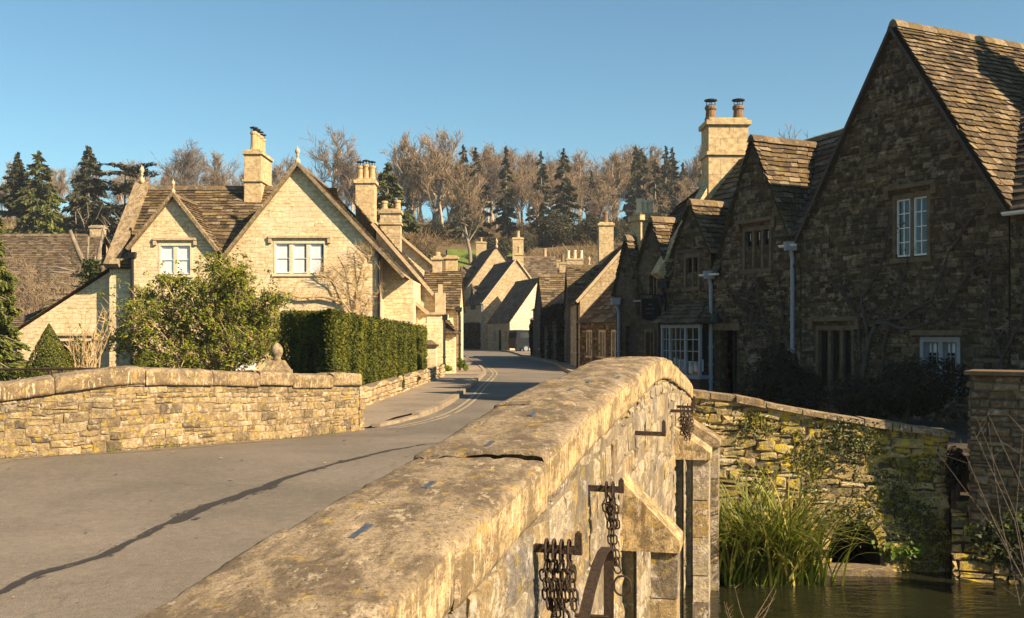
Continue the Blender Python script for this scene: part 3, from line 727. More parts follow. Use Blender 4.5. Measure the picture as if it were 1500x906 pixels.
m = MB(); coping_strip(m, cpath, prof, AY[-1][0], step=lambda s: .014 if s < 7 else .024, joint=1.15, amp=.006, seed=.3); CV = [V(p) for p in m.v[::3] if 0 < p[1] < 13]; m.build('coping', M['coping'], bridge, smooth=True)
YE = 14.5
def fp(u, z): Y = u-.6; p = V((Xr(Y), Y, 0))-bn(Y)*.045; return V((p.x, p.y, z))
def fn(u): return bn(u-.6)
m = MB()
rubble(m, YE+.55, lambda u: -1.75, lambda u: tab(TOPZ, u-.6)-.185, fp, fn, (.10, .26), (.16, .5), .022, .010, jit=.03, chamfer=.014, follow=lambda u: (tab(TOPZ, u-.6)-1.2)*.7)
m.build('rubble_face', M['bridge'], bridge)
m = MB(); ys_ = [-.6+.3*k for k in range(51)]
for k in range(50):
    a, b = min(ys_[k], YE), min(ys_[k+1], YE)
    if b <= a: continue
    A, B = fp(a+.6, 0)+bn(a)*.010, fp(b+.6, 0)+bn(b)*.010; I, J = A-bn(a)*.5, B-bn(b)*.5
    ta, tb = tab(TOPZ, a)-.17, tab(TOPZ, b)-.17; lo = V((0, 0, -2.3))
    m.face((A+lo, B+lo, B+Z*tb, A+Z*ta)); m.face((I+Z*-.2, J+Z*-.2, J+Z*tb, I+Z*ta))
m.face((fp(YE+.6, -2.3), fp(YE+.6, -2.3)-bn(YE)*.5, fp(YE+.6, .74)-bn(YE)*.5, fp(YE+.6, .74)))
m.build('mortar_bed', M['mortar'], bridge)
# dressed stones at the far end of the parapet
m = MB(); zq = -1.7
while zq < .72:
    h = U(.2, .3); p = fp(YE+.6, zq+h/2)-bn(YE)*.25; d = V((-bn(YE).y, bn(YE).x, 0))
    m.box(p+d*.04, d*.12*U(.8, 1.2), bn(YE)*.275, Z*(min(h, .74-zq)/2-.005)); zq += h
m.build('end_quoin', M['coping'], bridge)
# lead cramps let into the coping
for (px, py, L) in ((528, 781, .14), (628, 708, .11), (717, 652, .11), (780, 610, .12), (835, 574, .12), (862, 562, .13), (905, 553, .13)):
    Y = 4
    for _ in range(40): Y = .5*Y+.5*(CZ-tab(TOPZ, Y)-.012)*1500/(py-490)
    c = V((xx(px, Y), Y, 0)); c.z = sum(q.z for q in sorted(CV, key=lambda q: (q.x-c.x)**2+(q.y-c.y)**2)[:6])/6-.002; d = V((-bn(Y).y, bn(Y).x, (tab(TOPZ, Y+.2)-tab(TOPZ, Y-.2))/.4)).normalized(); b = bn(Y)
    m = MB(); m.box(c+Z*.004, d*L*.5, b*.011, Z*.003); m.build('cramp', M['lead'], bridge)
# iron hooks
HK = [(4.05, .807, .17, .075), (5.35, .848, .165, .06), (7.43, .935, .20, .10), (10.6, .86, .22, .10), (11.35, .85, .2, .12)]
def face_pt(Y, z, p): q = V((Xr(Y)-.03, Y, z)); return q+bn(Y)*p
for (Y, z, L, up) in HK:
    m = MB(); d = bn(Y); t = V((-d.y, d.x, 0)); a = face_pt(Y, z, -.05); b = face_pt(Y, z-.004, L)
    m.box((a+b)/2, (b-a)/2, t*.014, Z*.015, top=.9)
    m.box(b+d*.002+Z*(up/2-.012), d*.015, t*.0145, Z*(up/2+.004), top=.82)
    m.box(b+d*.002+Z*(up+.002-.008), d*.012, t*.012, Z*.008, top=.3)
    m.build('hook', M['iron'], bridge)
def buttress(Yn, Yf, p, zr, zt, zbot=-2.2):
    "sloping cap stone over an outer post, with the open groove between post and wall"
    a, b = fp(Yn+.6, 0), fp(Yf+.6, 0); d = bn((Yn+Yf)/2); t = V((-d.y, d.x, 0))
    w = (Yf-Yn)/2/abs(t.y); c = (a+b)/2
    m = MB(); A = c-t*w-d*.03; e = t*2*w
    pr = [A+Z*zr, A+d*(p+.06)+Z*(zt+.03), A+d*(p+.06)+Z*(zt-.05), A+Z*(zt-.05)]
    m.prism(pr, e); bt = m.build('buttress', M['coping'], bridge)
    m = MB(); w2 = w*.86; zz_ = zt-.055; 
    while zz_ > zbot:
        h = U(.28, .45); m.box(c+d*(p-.075+U(-.004, .004))+Z*(zz_-h/2), d*.085, t*w2*U(.97, 1.02), Z*(h/2-.004)); zz_ -= h
    m.build('post', M['bridge'], bt)
    m = MB(); m.box(c+d*.03+Z*((zt-.06+zbot)/2)+t*w*.4, d*.05, t*w*.6, Z*((zt-.06-zbot)/2)); m.build('groove_back', M['bridge'], bt)
buttress(6.62, 6.93, .36, .75, .30); buttress(11.2, 11.75, .37, .66, .33); buttress(13.1, 13.7, .42, .60, .26)

# iron hoop in front of the wall
hoop = thing('iron_hoop', 'curved flat rusty iron bar bent over into a post beside the bridge face', 'iron bracket', (.4, 4.7, -.6))
path = [(3.95, .18), (4.05, .36), (4.2, .485), (4.38, .57), (4.56, .628), (4.72, .652), (4.84, .648), (4.90, .62), (4.92, .57), (4.92, .2), (4.92, -.6), (4.92, -1.7)]
m = MB(); pts = [face_pt(y, z, .165) for y, z in path]; d = bn(4.6)
for k in range(len(pts)-1):
    t = (pts[k+1]-pts[k]); nn = t.cross(d).normalized(); w = .024
    t2 = (pts[min(k+2, len(pts)-1)]-pts[k]) if k+2 < len(pts) else t
    n2 = t2.cross(d).normalized()
    for sg in (1, -1):
        m.face((pts[k]-d*w+nn*.005*sg, pts[k]+d*w+nn*.005*sg, pts[k+1]+d*w+n2*.005*sg, pts[k+1]-d*w+n2*.005*sg))
        m.face((pts[k]+d*w*sg-nn*.005, pts[k]+d*w*sg+nn*.005, pts[k+1]+d*w*sg+n2*.005, pts[k+1]+d*w*sg-n2*.005))
m.build('flat_bar', M['iron'], hoop)
m = MB(); a = face_pt(4.92, .3, .165); m.tube((a, face_pt(4.92, .3, -.02)), .012, 6); m.build('wall_stay', M['iron'], hoop); m = MB(); a = face_pt(4.2, .46, .165); m.tube((a, face_pt(4.2, .46, -.02)), .012, 6); m.build('wall_stay', M['iron'], hoop)

# chains hanging over the hooks
def link(m, c, ax, side, L, W, r, n=14, k=6):
    ax = V(ax).normalized(); side = (V(side)-ax*V(side).dot(ax)).normalized(); nn = ax.cross(side); i = len(m.v); q = R.random()
    for a in range(n):
        t = 2*math.pi*a/n; sx, sz = math.cos(t), math.sin(t)
        e = max(0, L-W)/2*(1 if sz > 0 else -1)
        p = c+side*sx*W/2+ax*(sz*W/2+e); rd = (side*sx+ax*sz)
        for b in range(k):
            f = 2*math.pi*b/k; m.v.append(tuple(p+(rd*math.cos(f)+nn*math.sin(f))*r))
    for a in range(n):
        for b in range(k):
            m.f.append((i+a*k+b, i+a*k+(b+1) % k, i+((a+1) % n)*k+(b+1) % k, i+((a+1) % n)*k+b)); m.r.append(q)
def chain(m, pts, L=.050, W=.032, r=.0044):
    pts = [V(p) for p in pts]; acc = [0]
    for k in range(len(pts)-1): acc.append(acc[-1]+(pts[k+1]-pts[k]).length)
    s = L/2; k = 0; fl = 0; stp = L-2.6*r
    while s < acc[-1]:
        while k+1 < len(acc)-1 and acc[k+1] < s: k += 1
        d = (pts[k+1]-pts[k]); t = (s-acc[k])/max(d.length, 1e-6); c = pts[k]+d*t
        sd = V((.74, -.2, .1)) if fl else V((.25, .95, .1))
        rot = U(-.3, .3); link(m, c, d, sd+V((rot, -rot, 0)), L, W, r); s += stp; fl ^= 1
def loop_over(m, Y, z, p, drop, dy=.03, ring=True, sway=.0):
    a = face_pt(Y-dy, z+.012, p-.004); b = face_pt(Y+dy, z+.012, p+.004)
    up = face_pt(Y, z+.03, p)
    l = a-Z*drop*.35+V((-.005, 0, 0)); e = face_pt(Y+sway, z-drop, p+.01); f = b-Z*drop*.4
    link(m, face_pt(Y, z-.008, p), Z, V((-bn(Y).y, bn(Y).x, 0)), .085, .062, .0058)
    chain(m, [face_pt(Y-.004, z-.045, p), l+V((0, 0, -.02)), e]); chain(m, [face_pt(Y+.006, z-.05, p+.006), f, e+V((.01, .01, .015))])
c1 = thing('iron_chain', 'bunched rusty chain looped four times over the nearest iron hook', 'chain', (.2, 4.03, .8))
m = MB()
for (p, dr, sw) in ((.045, .24, .0), (.075, .28, .02), (.105, .22, -.01), (.135, .25, .02)): loop_over(m, 4.05, .807, p, dr, .022, sway=sw)
m.build('link', M['iron'], c1)
m = MB(); link(m, face_pt(4.06, .53, .10), V((.1, .1, 1)), V((1, .2, 0)), .075, .07, .0065, 18); m.build('end_ring', M['iron'], c1); m = MB(); link(m, face_pt(4.06, .47, .12), V((.3, .1, 1)), V((.3, 1, 0)), .07, .05, .0065, 18); m.build('end_ring', M['iron'], c1)
c2 = thing('iron_chain', 'long rusty chain on the second hook ending in one open ring beside the hoop', 'chain', (.55, 5.3, .85))
m = MB()
for (p, dr, sw) in ((.09, .16, .0), (.125, .2, .0)): loop_over(m, 5.35, .848, p, dr, .02, sway=sw)
A = face_pt(5.35, .80, .11); chain(m, [A, A-Z*.2, A-Z*.33+V((.02, 0, 0)), A-Z*.40+V((.05, -.02, 0))]); chain(m, [A+V((.012, .01, 0)), A-Z*.24+V((.02, 0, 0)), A-Z*.36+V((.045, -.02, 0))])
m.build('link', M['iron'], c2); m = MB(); link(m, A-Z*.45+V((.06, -.03, 0)), Z, V((1, -.2, 0)), .1, .085, .006, 20); m.build('end_ring', M['iron'], c2)
c3 = thing('iron_chain', 'dark heap of chain on the fourth hook before the last buttress', 'chain', (1.8, 10.7, .8))
m = MB()
for (p, dr, sw) in ((.10, .26, .0), (.14, .32, .05), (.18, .30, -.05)): loop_over(m, 10.7, .86, p, dr, .05, sway=sw)
m.build('link', M['iron'], c3)
c4 = thing('iron_chain', 'dark tangle of chain on the very last hook at the end of the bridge', 'chain', (2.0, 11.35, .8))
m = MB()
for (p, dr, sw) in ((.08, .3, .0), (.13, .34, .05), (.17, .27, -.05)): loop_over(m, 11.35, .85, p, dr, .05, sway=sw)
m.build('link', M['iron'], c4)

# ---------------------------------------------------------------- far parapet across the road
fpar = thing('bridge_parapet', 'long low curved parapet of mossy rubble with thick coping across the road', 'stone wall', (-5, 13.5, .1))
PL = [(-11.5, 8.6, .95), (-8.3, 10.5, .98), (-6.2, 12.2, 1.05), (-5.5, 12.62, 1.14), (-4.95, 13.1, 1.205), (-4.3, 14.0, 1.17), (-3.5, 15.6, 1.05), (-2.6, 17.5, .955)]
acc = [0]
for k in range(len(PL)-1): acc.append(acc[-1]+math.hypot(PL[k+1][0]-PL[k][0], PL[k+1][1]-PL[k][1]))
PX = [(acc[k], PL[k][0]) for k in range(len(PL))]; PY = [(acc[k], PL[k][1]) for k in range(len(PL))]; PZ = [(acc[k], PL[k][2]) for k in range(len(PL))]
LP = acc[-1]
def pp(u): return V((tab(PX, u), tab(PY, u), 0))
def pn(u): d = (pp(min(u+.05, LP))-pp(max(u-.05, 0))).normalized(); return V((d.y, -d.x, 0))     # towards the road
def fpath(u): o_ = pp(u)+pn(u)*.055+Z*tab(PZ, u); return o_-pn(u)*.46, o_
prof2 = [(0, -.21), (0, -.1), (.02, -.02), (.08, .0)]+[(t, .012*math.sin(math.pi*t)) for t in [.14+.08*k for k in range(10)]]+[(.93, -.004), (.975, -.02), (1, -.05), (1, -.09), (1, -.13), (1, -.17), (.99, -.20), (.95, -.205)]
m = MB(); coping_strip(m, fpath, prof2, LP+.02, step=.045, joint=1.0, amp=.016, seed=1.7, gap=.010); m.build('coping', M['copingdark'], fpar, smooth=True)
m = MB()
rubble(m, LP, lambda u: hump(pp(u).y)-.05, lambda u: tab(PZ, u)-.20, lambda u, z: pp(u)+Z*z, pn, (.05, .13), (.07, .36), .018, .004, jit=.026, chamfer=.010, follow=lambda u: (tab(PZ, u)-1)*.8)
m.build('rubble_face', M['parapet'], fpar)
m = MB()
for k in range(60):
    a, b = LP*k/60, LP*(k+1)/60; A, B = pp(a), pp(b); na, nb = pn(a)*.40, pn(b)*.40
    m.face((A-Z*.3, B-Z*.3, B+Z*(tab(PZ, b)-.19), A+Z*(tab(PZ, a)-.19))); m.face((A-na-Z*.3, B-nb-Z*.3, B-nb+Z*(tab(PZ, b)-.19), A-na+Z*(tab(PZ, a)-.19)))
E = pp(LP); m.face((E-Z*.3, E-pn(LP)*.4-Z*.3, E-pn(LP)*.4+Z*.7, E+Z*.7)); m.build('mortar_bed', M['mortar'], fpar)
m = MB(); zq = -.12; d = V((-pn(LP).y, pn(LP).x, 0))
while zq < .69:
    h = U(.14, .24); h = min(h, .70-zq); m.box(E-pn(LP)*.2+d*.03+Z*(zq+h/2), d*.07, pn(LP)*U(.22, .235), Z*(h/2-.006)); zq += h
m.build('end_quoin', M['parapet'], fpar)

# ---------------------------------------------------------------- river wall, pier and bank
W0, W1 = V((2.55, 14.55, 0)), V((6.03, 14.2, 0)); wd = (W1-W0); WL = wd.length; wd.normalize(); wn_ = V((wd.y, -wd.x, 0))
rw = thing('river_wall', 'low rubble wall splashed with yellow lichen above the river, pierced by a dark arch', 'stone wall', (4, 14, -1.6))
RZ = [(0, .80), (.6, .735), (1.2, .62), (1.75, .52), (2.4, .42), (2.9, .345), (WL, .27)]
AC = 2.22; ar, az = .33, -1.35
def in_arch(u, z): return (abs(u-AC) < ar+.05 and z < az) or ((u-AC)**2+((z-az)*.75)**2 < (ar+.05)**2 and z >= az)
def wp(u, z):
    b = noise.fractal(V((u*1.3, z*1.3, 4)), 1, 2, 3)*.05
    return W0+wd*u+Z*z+wn_*(b+max(0, -z-.2)*.10)
m = MB()
rubble(m, WL, lambda u: -1.8, lambda u: tab(RZ, u)+.02*math.sin(u*9)+U(-.03, .03), wp, lambda u: wn_, (.06, .15), (.14, .42), .034, .006, skip=in_arch, jit=.055, chamfer=.02, follow=lambda u: (tab(RZ, u)-.5)*.75)
m.build('rubble_face', M['riverwall'], rw)
m = MB(); arch = [(AC-ar, -2.0), (AC+ar, -2.0), (AC+ar, az)]+[(AC+ar*math.cos(t), az+ar*1.3*math.sin(t)) for t in [.35*k for k in range(1, 9)]]+[(AC-ar, az)]
N = 30; 
for k in range(N):
    u0, u1 = WL*k/N, WL*(k+1)/N
    for (z0, z1, z2, z3) in ((None,)*4,): pass
    M_ = 16
    for j in range(M_):
        q = []
        for (uu, jj) in ((u0, j), (u1, j), (u1, j+1), (u0, j+1)): q.append((uu, lerp(-2.0, tab(RZ, uu)-.02, jj/M_)))
        if all(in_arch(*x) for x in q): continue
        m.face([wp(*x)+wn_*.005 for x in q])
    A, B = W0+wd*u0-wn_*.42, W0+wd*u1-wn_*.42
    m.face((A+Z*-.3, B+Z*-.3, B+Z*(tab(RZ, u1)-.02), A+Z*(tab(RZ, u0)-.02)))
    m.face((A+Z*(tab(RZ, u0)-.02), B+Z*(tab(RZ, u1)-.02), wp(u1, tab(RZ, u1)-.02), wp(u0, tab(RZ, u0)-.02)))
for sgn in (0, 1): 
    u = WL*sgn; m.face((wp(u, -2), wp(u, tab(RZ, u)-.03), W0+wd*u-wn_*.42+Z*(tab(RZ, u)-.03), W0+wd*u-wn_*.42+Z*-2))
m.build('mortar_bed', M['mortardark'], rw)
m = MB(); u = 0
while u < WL:
    l = U(.25, .5); c = W0+wd*(min(u+l/2, WL-.1))-wn_*.18+Z*(tab(RZ, min(u+l/2, WL))+.005); sl = (tab(RZ, min(u+l, WL))-tab(RZ, u))/l
    m.box(c, (wd+Z*sl)*(l/2-.008), wn_*U(.25, .29), Z*U(.03, .055)+wn_*U(-.01, .01)); u += l
m.build('coping', M['copingdark'], rw)
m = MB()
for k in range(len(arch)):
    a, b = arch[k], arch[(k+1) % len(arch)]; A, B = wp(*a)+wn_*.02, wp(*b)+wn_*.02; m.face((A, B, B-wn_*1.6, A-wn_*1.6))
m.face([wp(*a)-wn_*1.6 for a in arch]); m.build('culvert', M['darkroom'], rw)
m = MB()
for k in range(9):
    t0, t1 = math.pi*k/9, math.pi*(k+1)/9; f = lambda t, r: wp(AC+(ar+r)*math.cos(t), az+(ar+r)*1.3*math.sin(t))
    m.prism((f(t0+.03, .0), f(t1-.03, 0), f(t1-.03, U(.10, .17)), f(t0+.03, U(.10, .17))), wn_*U(.05, .08))
m.build('voussoir', M['riverwall'], rw)
m = MB(); c = wp(AC-.05, -1.59)+wn_*.15; m.box(c, wd*.5, wn_*.22, Z*.05); m.build('culvert_ledge', M['pierstone'], rw)

B0, B1 = V((5.98, 13.95, 0)), V((13, 11.2, 0)); bd = (B1-B0); BL = bd.length; bd.normalize(); b_n = V((bd.y, -bd.x, 0))
m = MB(); g = random.Random(44)
for _ in range(15000):
    u, z = g.uniform(.02, WL-.02), g.uniform(-1.62, .6)
    if z > tab(RZ, u) or in_arch(u, z): continue
    f = noise.fractal(V((u*1.6, z*2.2, 7)), 1, 2, 4)+max(0, -.55-z)*.45+(.12 if u > 1.9 else 0)
    if f < .16: continue
    m.leaf(wp(u, z)+wn_*g.uniform(.02, .06+f*.03), g.uniform(.018, .05), .7, wn_+Z*.4, min(1, max(0, g.gauss(.45, .25))))
tag(m.build('moss', M['moss'], rw, uv=False), kind='stuff')
bk = thing('bank_wall', 'low dark overgrown revetment under the garden pier at the river', 'stone wall', (8, 13.3, -1.6))
bp = lambda u, z: B0+bd*u+Z*z+b_n*(max(0, -z-.6)*.28+noise.fractal(V((u*1.1, z*1.2, 8)), 1, 2, 3)*.08)
m = MB(); rubble(m, BL, lambda u: -1.8, lambda u: -.62+.05*math.sin(u*3), bp, lambda u: b_n, (.08, .17), (.15, .45), .06, .012, jit=.03); m.build('rubble_face', M['riverwall'], bk)
m = MB()
for k in range(20):
    a, b = BL*k/20, BL*(k+1)/20
    for j in range(4):
        z0, z1 = lerp(-2, -.62, j/4), lerp(-2, -.62, (j+1)/4); m.face((bp(a, z0), bp(b, z0), bp(b, z1), bp(a, z1)))
    m.face((bp(a, -.62), bp(b, -.62), B0+bd*b-b_n*.9-Z*.6, B0+bd*a-b_n*.9-Z*.6)); m.face((B0+bd*a-b_n*.9-Z*.6, B0+bd*b-b_n*.9-Z*.6, B0+bd*b-b_n*1.0+Z*.0, B0+bd*a-b_n*1.0+Z*.0))
m.build('earth_core', M['soil'], bk)

pr = thing('garden_pier', 'square rubble pier with a thin flat cap slab at the right edge', 'pier', (6.1, 13.0, -.6))
PA, PB = V((6.14, 13.72, 0)), V((7.85, 12.6, 0)); pd = (PB-PA); PLn = pd.length; pd.normalize(); pnn = V((pd.y, -pd.x, 0))
m = MB(); rubble(m, PLn, lambda u: -1.1, lambda u: 1.10, lambda u, z: PA+pd*u+Z*z, lambda u: pnn, (.06, .13), (.12, .34), .04, .010)
rubble(m, .6, lambda u: -1.1, lambda u: 1.10, lambda u, z: PA-pnn*(.6-u)+Z*z, lambda u: -pd, (.08, .17), (.16, .4), .04, .014); m.build('rubble_face', M['pierstone'], pr)
m = MB(); m.box((PA+PB)/2-pnn*.3+Z*0, pd*PLn/2, pnn*.3, Z*1.11); m.build('mortar_bed', M['mortardark'], pr)
m = MB(); u = -.07
while u < PLn:
    l = U(.5, .8); m.box(PA+pd*(u+l/2)-pnn*.3+Z*1.135, pd*(l/2-.006), pnn*.40, Z*.026); u += l
m.build('cap_slab', M['dressdark'], pr)
# ---------------------------------------------------------------- the shaded cottage row on the near side of the street
RA = V((-.454, .891, 0)).normalized(); RC = V((RA.y, -RA.x, 0)); R0 = V((7.9, 21.0, 0))
def rl(s, d=0, z=0): return R0+RA*s+RC*d+Z*z
def row_wall(root, s0, s1, zt, holes, mat='row', zb=-.3):
    m = MB(); wall(m, R0, RA, -RC, [(s0, zb), (s1, zb), (s1, zt), (s0, zt)], holes); return m.build('wall', M[mat], root)

def row_rubble(m, s0, s1, zhi, holes, base=.02):
    "face stones of a shaded front"
    hs = [(h[0]-.10, h[1]-.06, h[2]+.10, h[3]+.10) for h in holes]
    rubble(m, s1-s0, lambda u: -.1, lambda u: zhi(s0+u), lambda u, z: rl(s0+u, -base, z), lambda u: -RC, (.06, .13), (.10, .34), .020, .007,
           skip=lambda u, z: any(h[0] < s0+u < h[2] and h[1] < z < h[3] for h in hs), jit=.025, chamfer=.012)
# A: the big cottage with the tall gable
ca = thing('stone_cottage', 'biggest dark cottage, one tall steep gable with a white sash window', 'house', tuple(rl(0)))
upw = (-.85, 3.2, .1, 4.5); low1 = (1.15, .5, 2.3, 1.84); low2 = (-1.55, .62, -.6, 1.6)
m = MB()
wall(m, R0-RC*.02, RA, -RC, [(-2.6, -.3), (2.75, -.3), (2.75, 3.85), (0, 8.0), (-2.6, 4.05)], [upw, low1, low2])
wall(m, R0, RA, -RC, [(-9, -.3), (-2.61, -.3), (-2.61, 4.0), (-9, 4.0)], [(-6.2, .6, -5, 1.7), (-6.2, 2.5, -5, 3.5)])
wall(m, R0-RA*9, RC, -RA, [(0, -.3), (7.4, -.3), (7.4, 4.0), (3.7, 7.7), (0, 4.0)])
wall(m, rl(-9, 7.4), RA, RC, [(0, -.3), (12.5, -.3), (12.5, 4), (0, 4)])
wall(m, rl(3.5, 0), RC, RA, [(0, 2), (7.4, 2), (7.4, 4.0), (3.7, 7.7), (0, 4.0)])
m.r = [.22]*len(m.r)
row_rubble(m, -2.6, 2.75, lambda s: min(8.0-(s*1.51 if s > 0 else -s*1.52)-.12, 7.8), [upw, low1, low2]); row_rubble(m, -6, -2.62, lambda s: 3.85, [(-6.2, .6, -5, 1.7)], 0)
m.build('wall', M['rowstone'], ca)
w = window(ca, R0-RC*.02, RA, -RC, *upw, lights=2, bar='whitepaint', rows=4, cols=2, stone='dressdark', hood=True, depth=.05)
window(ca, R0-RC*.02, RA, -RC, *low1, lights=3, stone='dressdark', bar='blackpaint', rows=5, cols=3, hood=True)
window(ca, R0-RC*.02, RA, -RC, *low2, lights=2, stone='shadegrey', bar='shadegrey', rows=3, cols=3, hood=False, blind=.25)
m = MB(); m.box(rl(-1.1, -.09, 1.68), RA*.62, RC*.09, Z*.05); m.build('lintel', M['dressdark'], ca)
m = MB(); tn = 1.0
slates(m, rl(-9.2, -.12, 3.9), rl(-2.72, -.12, 3.9), rl(.3, 3.7, 7.72), rl(-9.2, 3.7, 7.72), .22, .25, .5)
slates(m, rl(2.85, -.12, 3.9), rl(3.6, -.12, 3.9), rl(3.6, 3.7, 7.72), rl(-.3, 3.7, 7.72), .22, .25, .5)
slates(m, rl(3.6, 7.5, 3.9), rl(-9.2, 7.5, 3.9), rl(-9.2, 3.7, 7.72), rl(3.6, 3.7, 7.72), .3, .3, .6)
ridge(m, rl(-9.2, 3.7, 7.75), rl(3.6, 3.7, 7.75)); m.build('roof', M['slate'], ca)
cross_gable(ca, R0, RA, 0, 2.75, 2.6, 8.0, 3.85, 4.05, 3.9, tn, 'row', 'slatelit', skipwall=True, course=.155, wmax=.32, over=.12, dmax=3.9)
m = MB()
for sg, hw, ze in ((1, 2.80, 3.74), (-1, 2.66, 3.92)):
    a, b = rl(0, -.1, 7.93), rl(sg*hw, -.1, ze); d = (b-a)/2; n = d.cross(RC).normalized(); m.box((a+b)/2-n*.05, d, RC*.06, n*.03)
m.build('verge_board', M['wood'], ca)
gutter(ca, rl(-2.62, -.2, 3.86), rl(-9, -.2, 3.86), 'whitepaint', .07)
chimney(ca, rl(-3.9, 4.4), RA, .95, .95, 5, 10.0, 2, ph=.6)

# B: cottage with a smaller gable and a narrow dormer
cb = thing('stone_cottage', 'dark cottage with bay window and open doorway beside the tallest gable', 'house', tuple(rl(5)))
door = (5.05, -.02, 5.72, 1.75); g2w = (3.76, 3.24, 4.8, 4.26); dw = (6.52, 2.9, 7.2, 3.78); bayo = (6.2, .75, 7.5, 1.8); sm = (3.25, .9, 3.62, 1.55)
m = MB(); wall(m, R0, RA, -RC, [(2.76, -.3), (8.2, -.3), (8.2, 3.3), (5.62, 3.3), (5.62, 3.8), (2.76, 3.8)], [door, bayo, sm, (3.76, 3.24, 4.8, 3.79)][:3])
wall(m, rl(2.76, 4.4), RA, RC, [(0, -.3), (5.5, -.3), (5.5, 3.3), (0, 3.3)]); wall(m, rl(8.2), RC, RA, [(0, -.3), (4.4, -.3), (4.4, 3.3), (2.2, 6.5), (0, 3.3)])
m.r = [.22]*len(m.r)
row_rubble(m, 2.78, 8.2, lambda s: max(3.72 if s < 5.6 else 3.15, 6.3-abs(s-4.4)*(1.87 if s < 4.4 else 2.17) if 2.98 < s < 5.6 else 0, 5.02-abs(s-6.86)*1.59 if 6.06 < s < 7.66 else 0), [g2w, dw, door, (5.9, -.1, 7.75, 2.0), sm, (7.72, .9, 8.12, 1.75)], .032)
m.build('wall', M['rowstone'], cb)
tb = (6.5-3.35)/2.2
m = MB(); main_slope(m, R0, RA, RC, 2.8, 8.2, 3.35, 6.7, 2.2, [(2.9, 5.68), (6.0, 7.72)], .22, .45, hr1=6.5)
slates(m, rl(8.2, 4.5, 3.2), rl(2.76, 4.5, 3.2), rl(2.76, 2.2, 6.7), rl(8.2, 2.2, 6.5), .3, .3, .5)
ridge(m, rl(2.76, 2.2, 6.73), rl(8.0, 2.2, 6.53)); m.build('roof', M['slate'], cb)
cross_gable(cb, R0, RA, 4.4, 1.22, 1.42, 6.4, 3.75, 3.75, 3.35, tb, 'row', 'slatelit', zb=3.2, holes=[(g2w[0]-4.4, g2w[1], g2w[2]-4.4, g2w[3])], course=.19, wmax=.42, proud=.03)
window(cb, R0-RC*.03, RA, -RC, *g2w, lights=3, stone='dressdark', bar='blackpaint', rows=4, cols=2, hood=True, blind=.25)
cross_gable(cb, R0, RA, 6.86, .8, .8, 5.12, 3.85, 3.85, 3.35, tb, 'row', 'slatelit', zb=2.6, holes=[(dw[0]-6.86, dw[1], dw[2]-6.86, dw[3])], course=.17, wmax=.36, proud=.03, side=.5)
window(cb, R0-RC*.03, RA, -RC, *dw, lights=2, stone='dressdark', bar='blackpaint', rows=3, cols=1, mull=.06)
window(cb, R0, RA, -RC, *sm, lights=1, stone='dressdark', bar='blackpaint', rows=3)
gutter(cb, rl(5.6, -.18, 3.2), rl(6.3, -.18, 3.2), 'whitepaint'); gutter(cb, rl(2.8, -.18, 3.72), rl(3.3, -.18, 3.72), 'whitepaint')
downpipe(cb, [rl(5.98, -.15, 3.15), rl(5.98, -.09, 2.9), rl(5.98, -.09, 1.75), rl(5.98, -.09, .0)], 'shadegrey', .05)
downpipe(cb, [rl(2.98, -.15, 3.66), rl(2.98, -.09, 3.4), rl(2.98, -.09, .6)], 'shadegrey', .05)
downpipe(cb, [rl(8.0, -.2, 3.0), rl(8.0, -.09, 2.7), rl(8.0, -.09, 0)], 'blackpaint', .045)
m = MB(); m.box(rl(5.385, -.045, 1.84), RA*.52, RC*.05, Z*.09); m.build('lintel', M['dressdark'], cb)
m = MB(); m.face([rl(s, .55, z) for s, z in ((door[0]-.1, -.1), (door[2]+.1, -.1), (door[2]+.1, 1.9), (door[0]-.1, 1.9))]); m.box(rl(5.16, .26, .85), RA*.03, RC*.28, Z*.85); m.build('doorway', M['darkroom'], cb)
# bay shop window
m = MB()
for s in (6.02, 6.62, 7.3, 7.66):
    m.box(rl(s, -.40, 1.22), RA*.035, RC*.035, Z*.66)
m.box(rl(6.84, -.40, .55), RA*.88, RC*.07, Z*.05); m.box(rl(6.84, -.40, 1.86), RA*.86, RC*.045, Z*.045)
for k, (a, b, n) in enumerate(((6.055, 6.585, 2), (6.655, 7.265, 3), (7.335, 7.625, 2))):
    for q in range(1, 4): m.box(rl((a+b)/2, -.40, .6+1.22*q/4), RA*(b-a)/2, RC*.012, Z*.012)
    for q in range(1, n): m.box(rl(lerp(a, b, q/n), -.40, 1.21), RA*.012, RC*.013, Z*.6)
m.box(rl(6.02, -.2, .55), RA*.03, RC*.2, Z*.05); m.box(rl(7.66, -.2, .55), RA*.03, RC*.2, Z*.05)
by = m.build('bay_window', M['shadegrey'], cb)
m = MB(); m.face((rl(6.04, -.385, 1.83), rl(7.64, -.385, 1.83), rl(7.64, -.385, .6), rl(6.04, -.385, .6))); m.face((rl(6.02, -.38, 1.83), rl(6.02, 0, 1.83), rl(6.02, 0, .6), rl(6.02, -.38, .6))); m.build('pane', M['glass'], by)
m = MB(); m.box(rl(6.84, -.2, .25), RA*.80, RC*.2, Z*.26); m.build('stall_riser', M['wood'], by)
m = MB(); m.face((rl(6.05, .5, .5), rl(7.63, .5, .5), rl(7.63, .5, 1.9), rl(6.05, .5, 1.9))); m.face((rl(6.05, -.35, .62), rl(7.63, -.35, .62), rl(7.63, .5, .62), rl(6.05, .5, .62))); m.build('dark_room', M['darkroom'], by)
m = MB()
for k in range(6): m.box(rl(6.3+.22*k, -.15, .78+U(0, .08)), RA*.05, RC*.04, Z*U(.1, .2))
m.build('window_display', M['blind'], by)
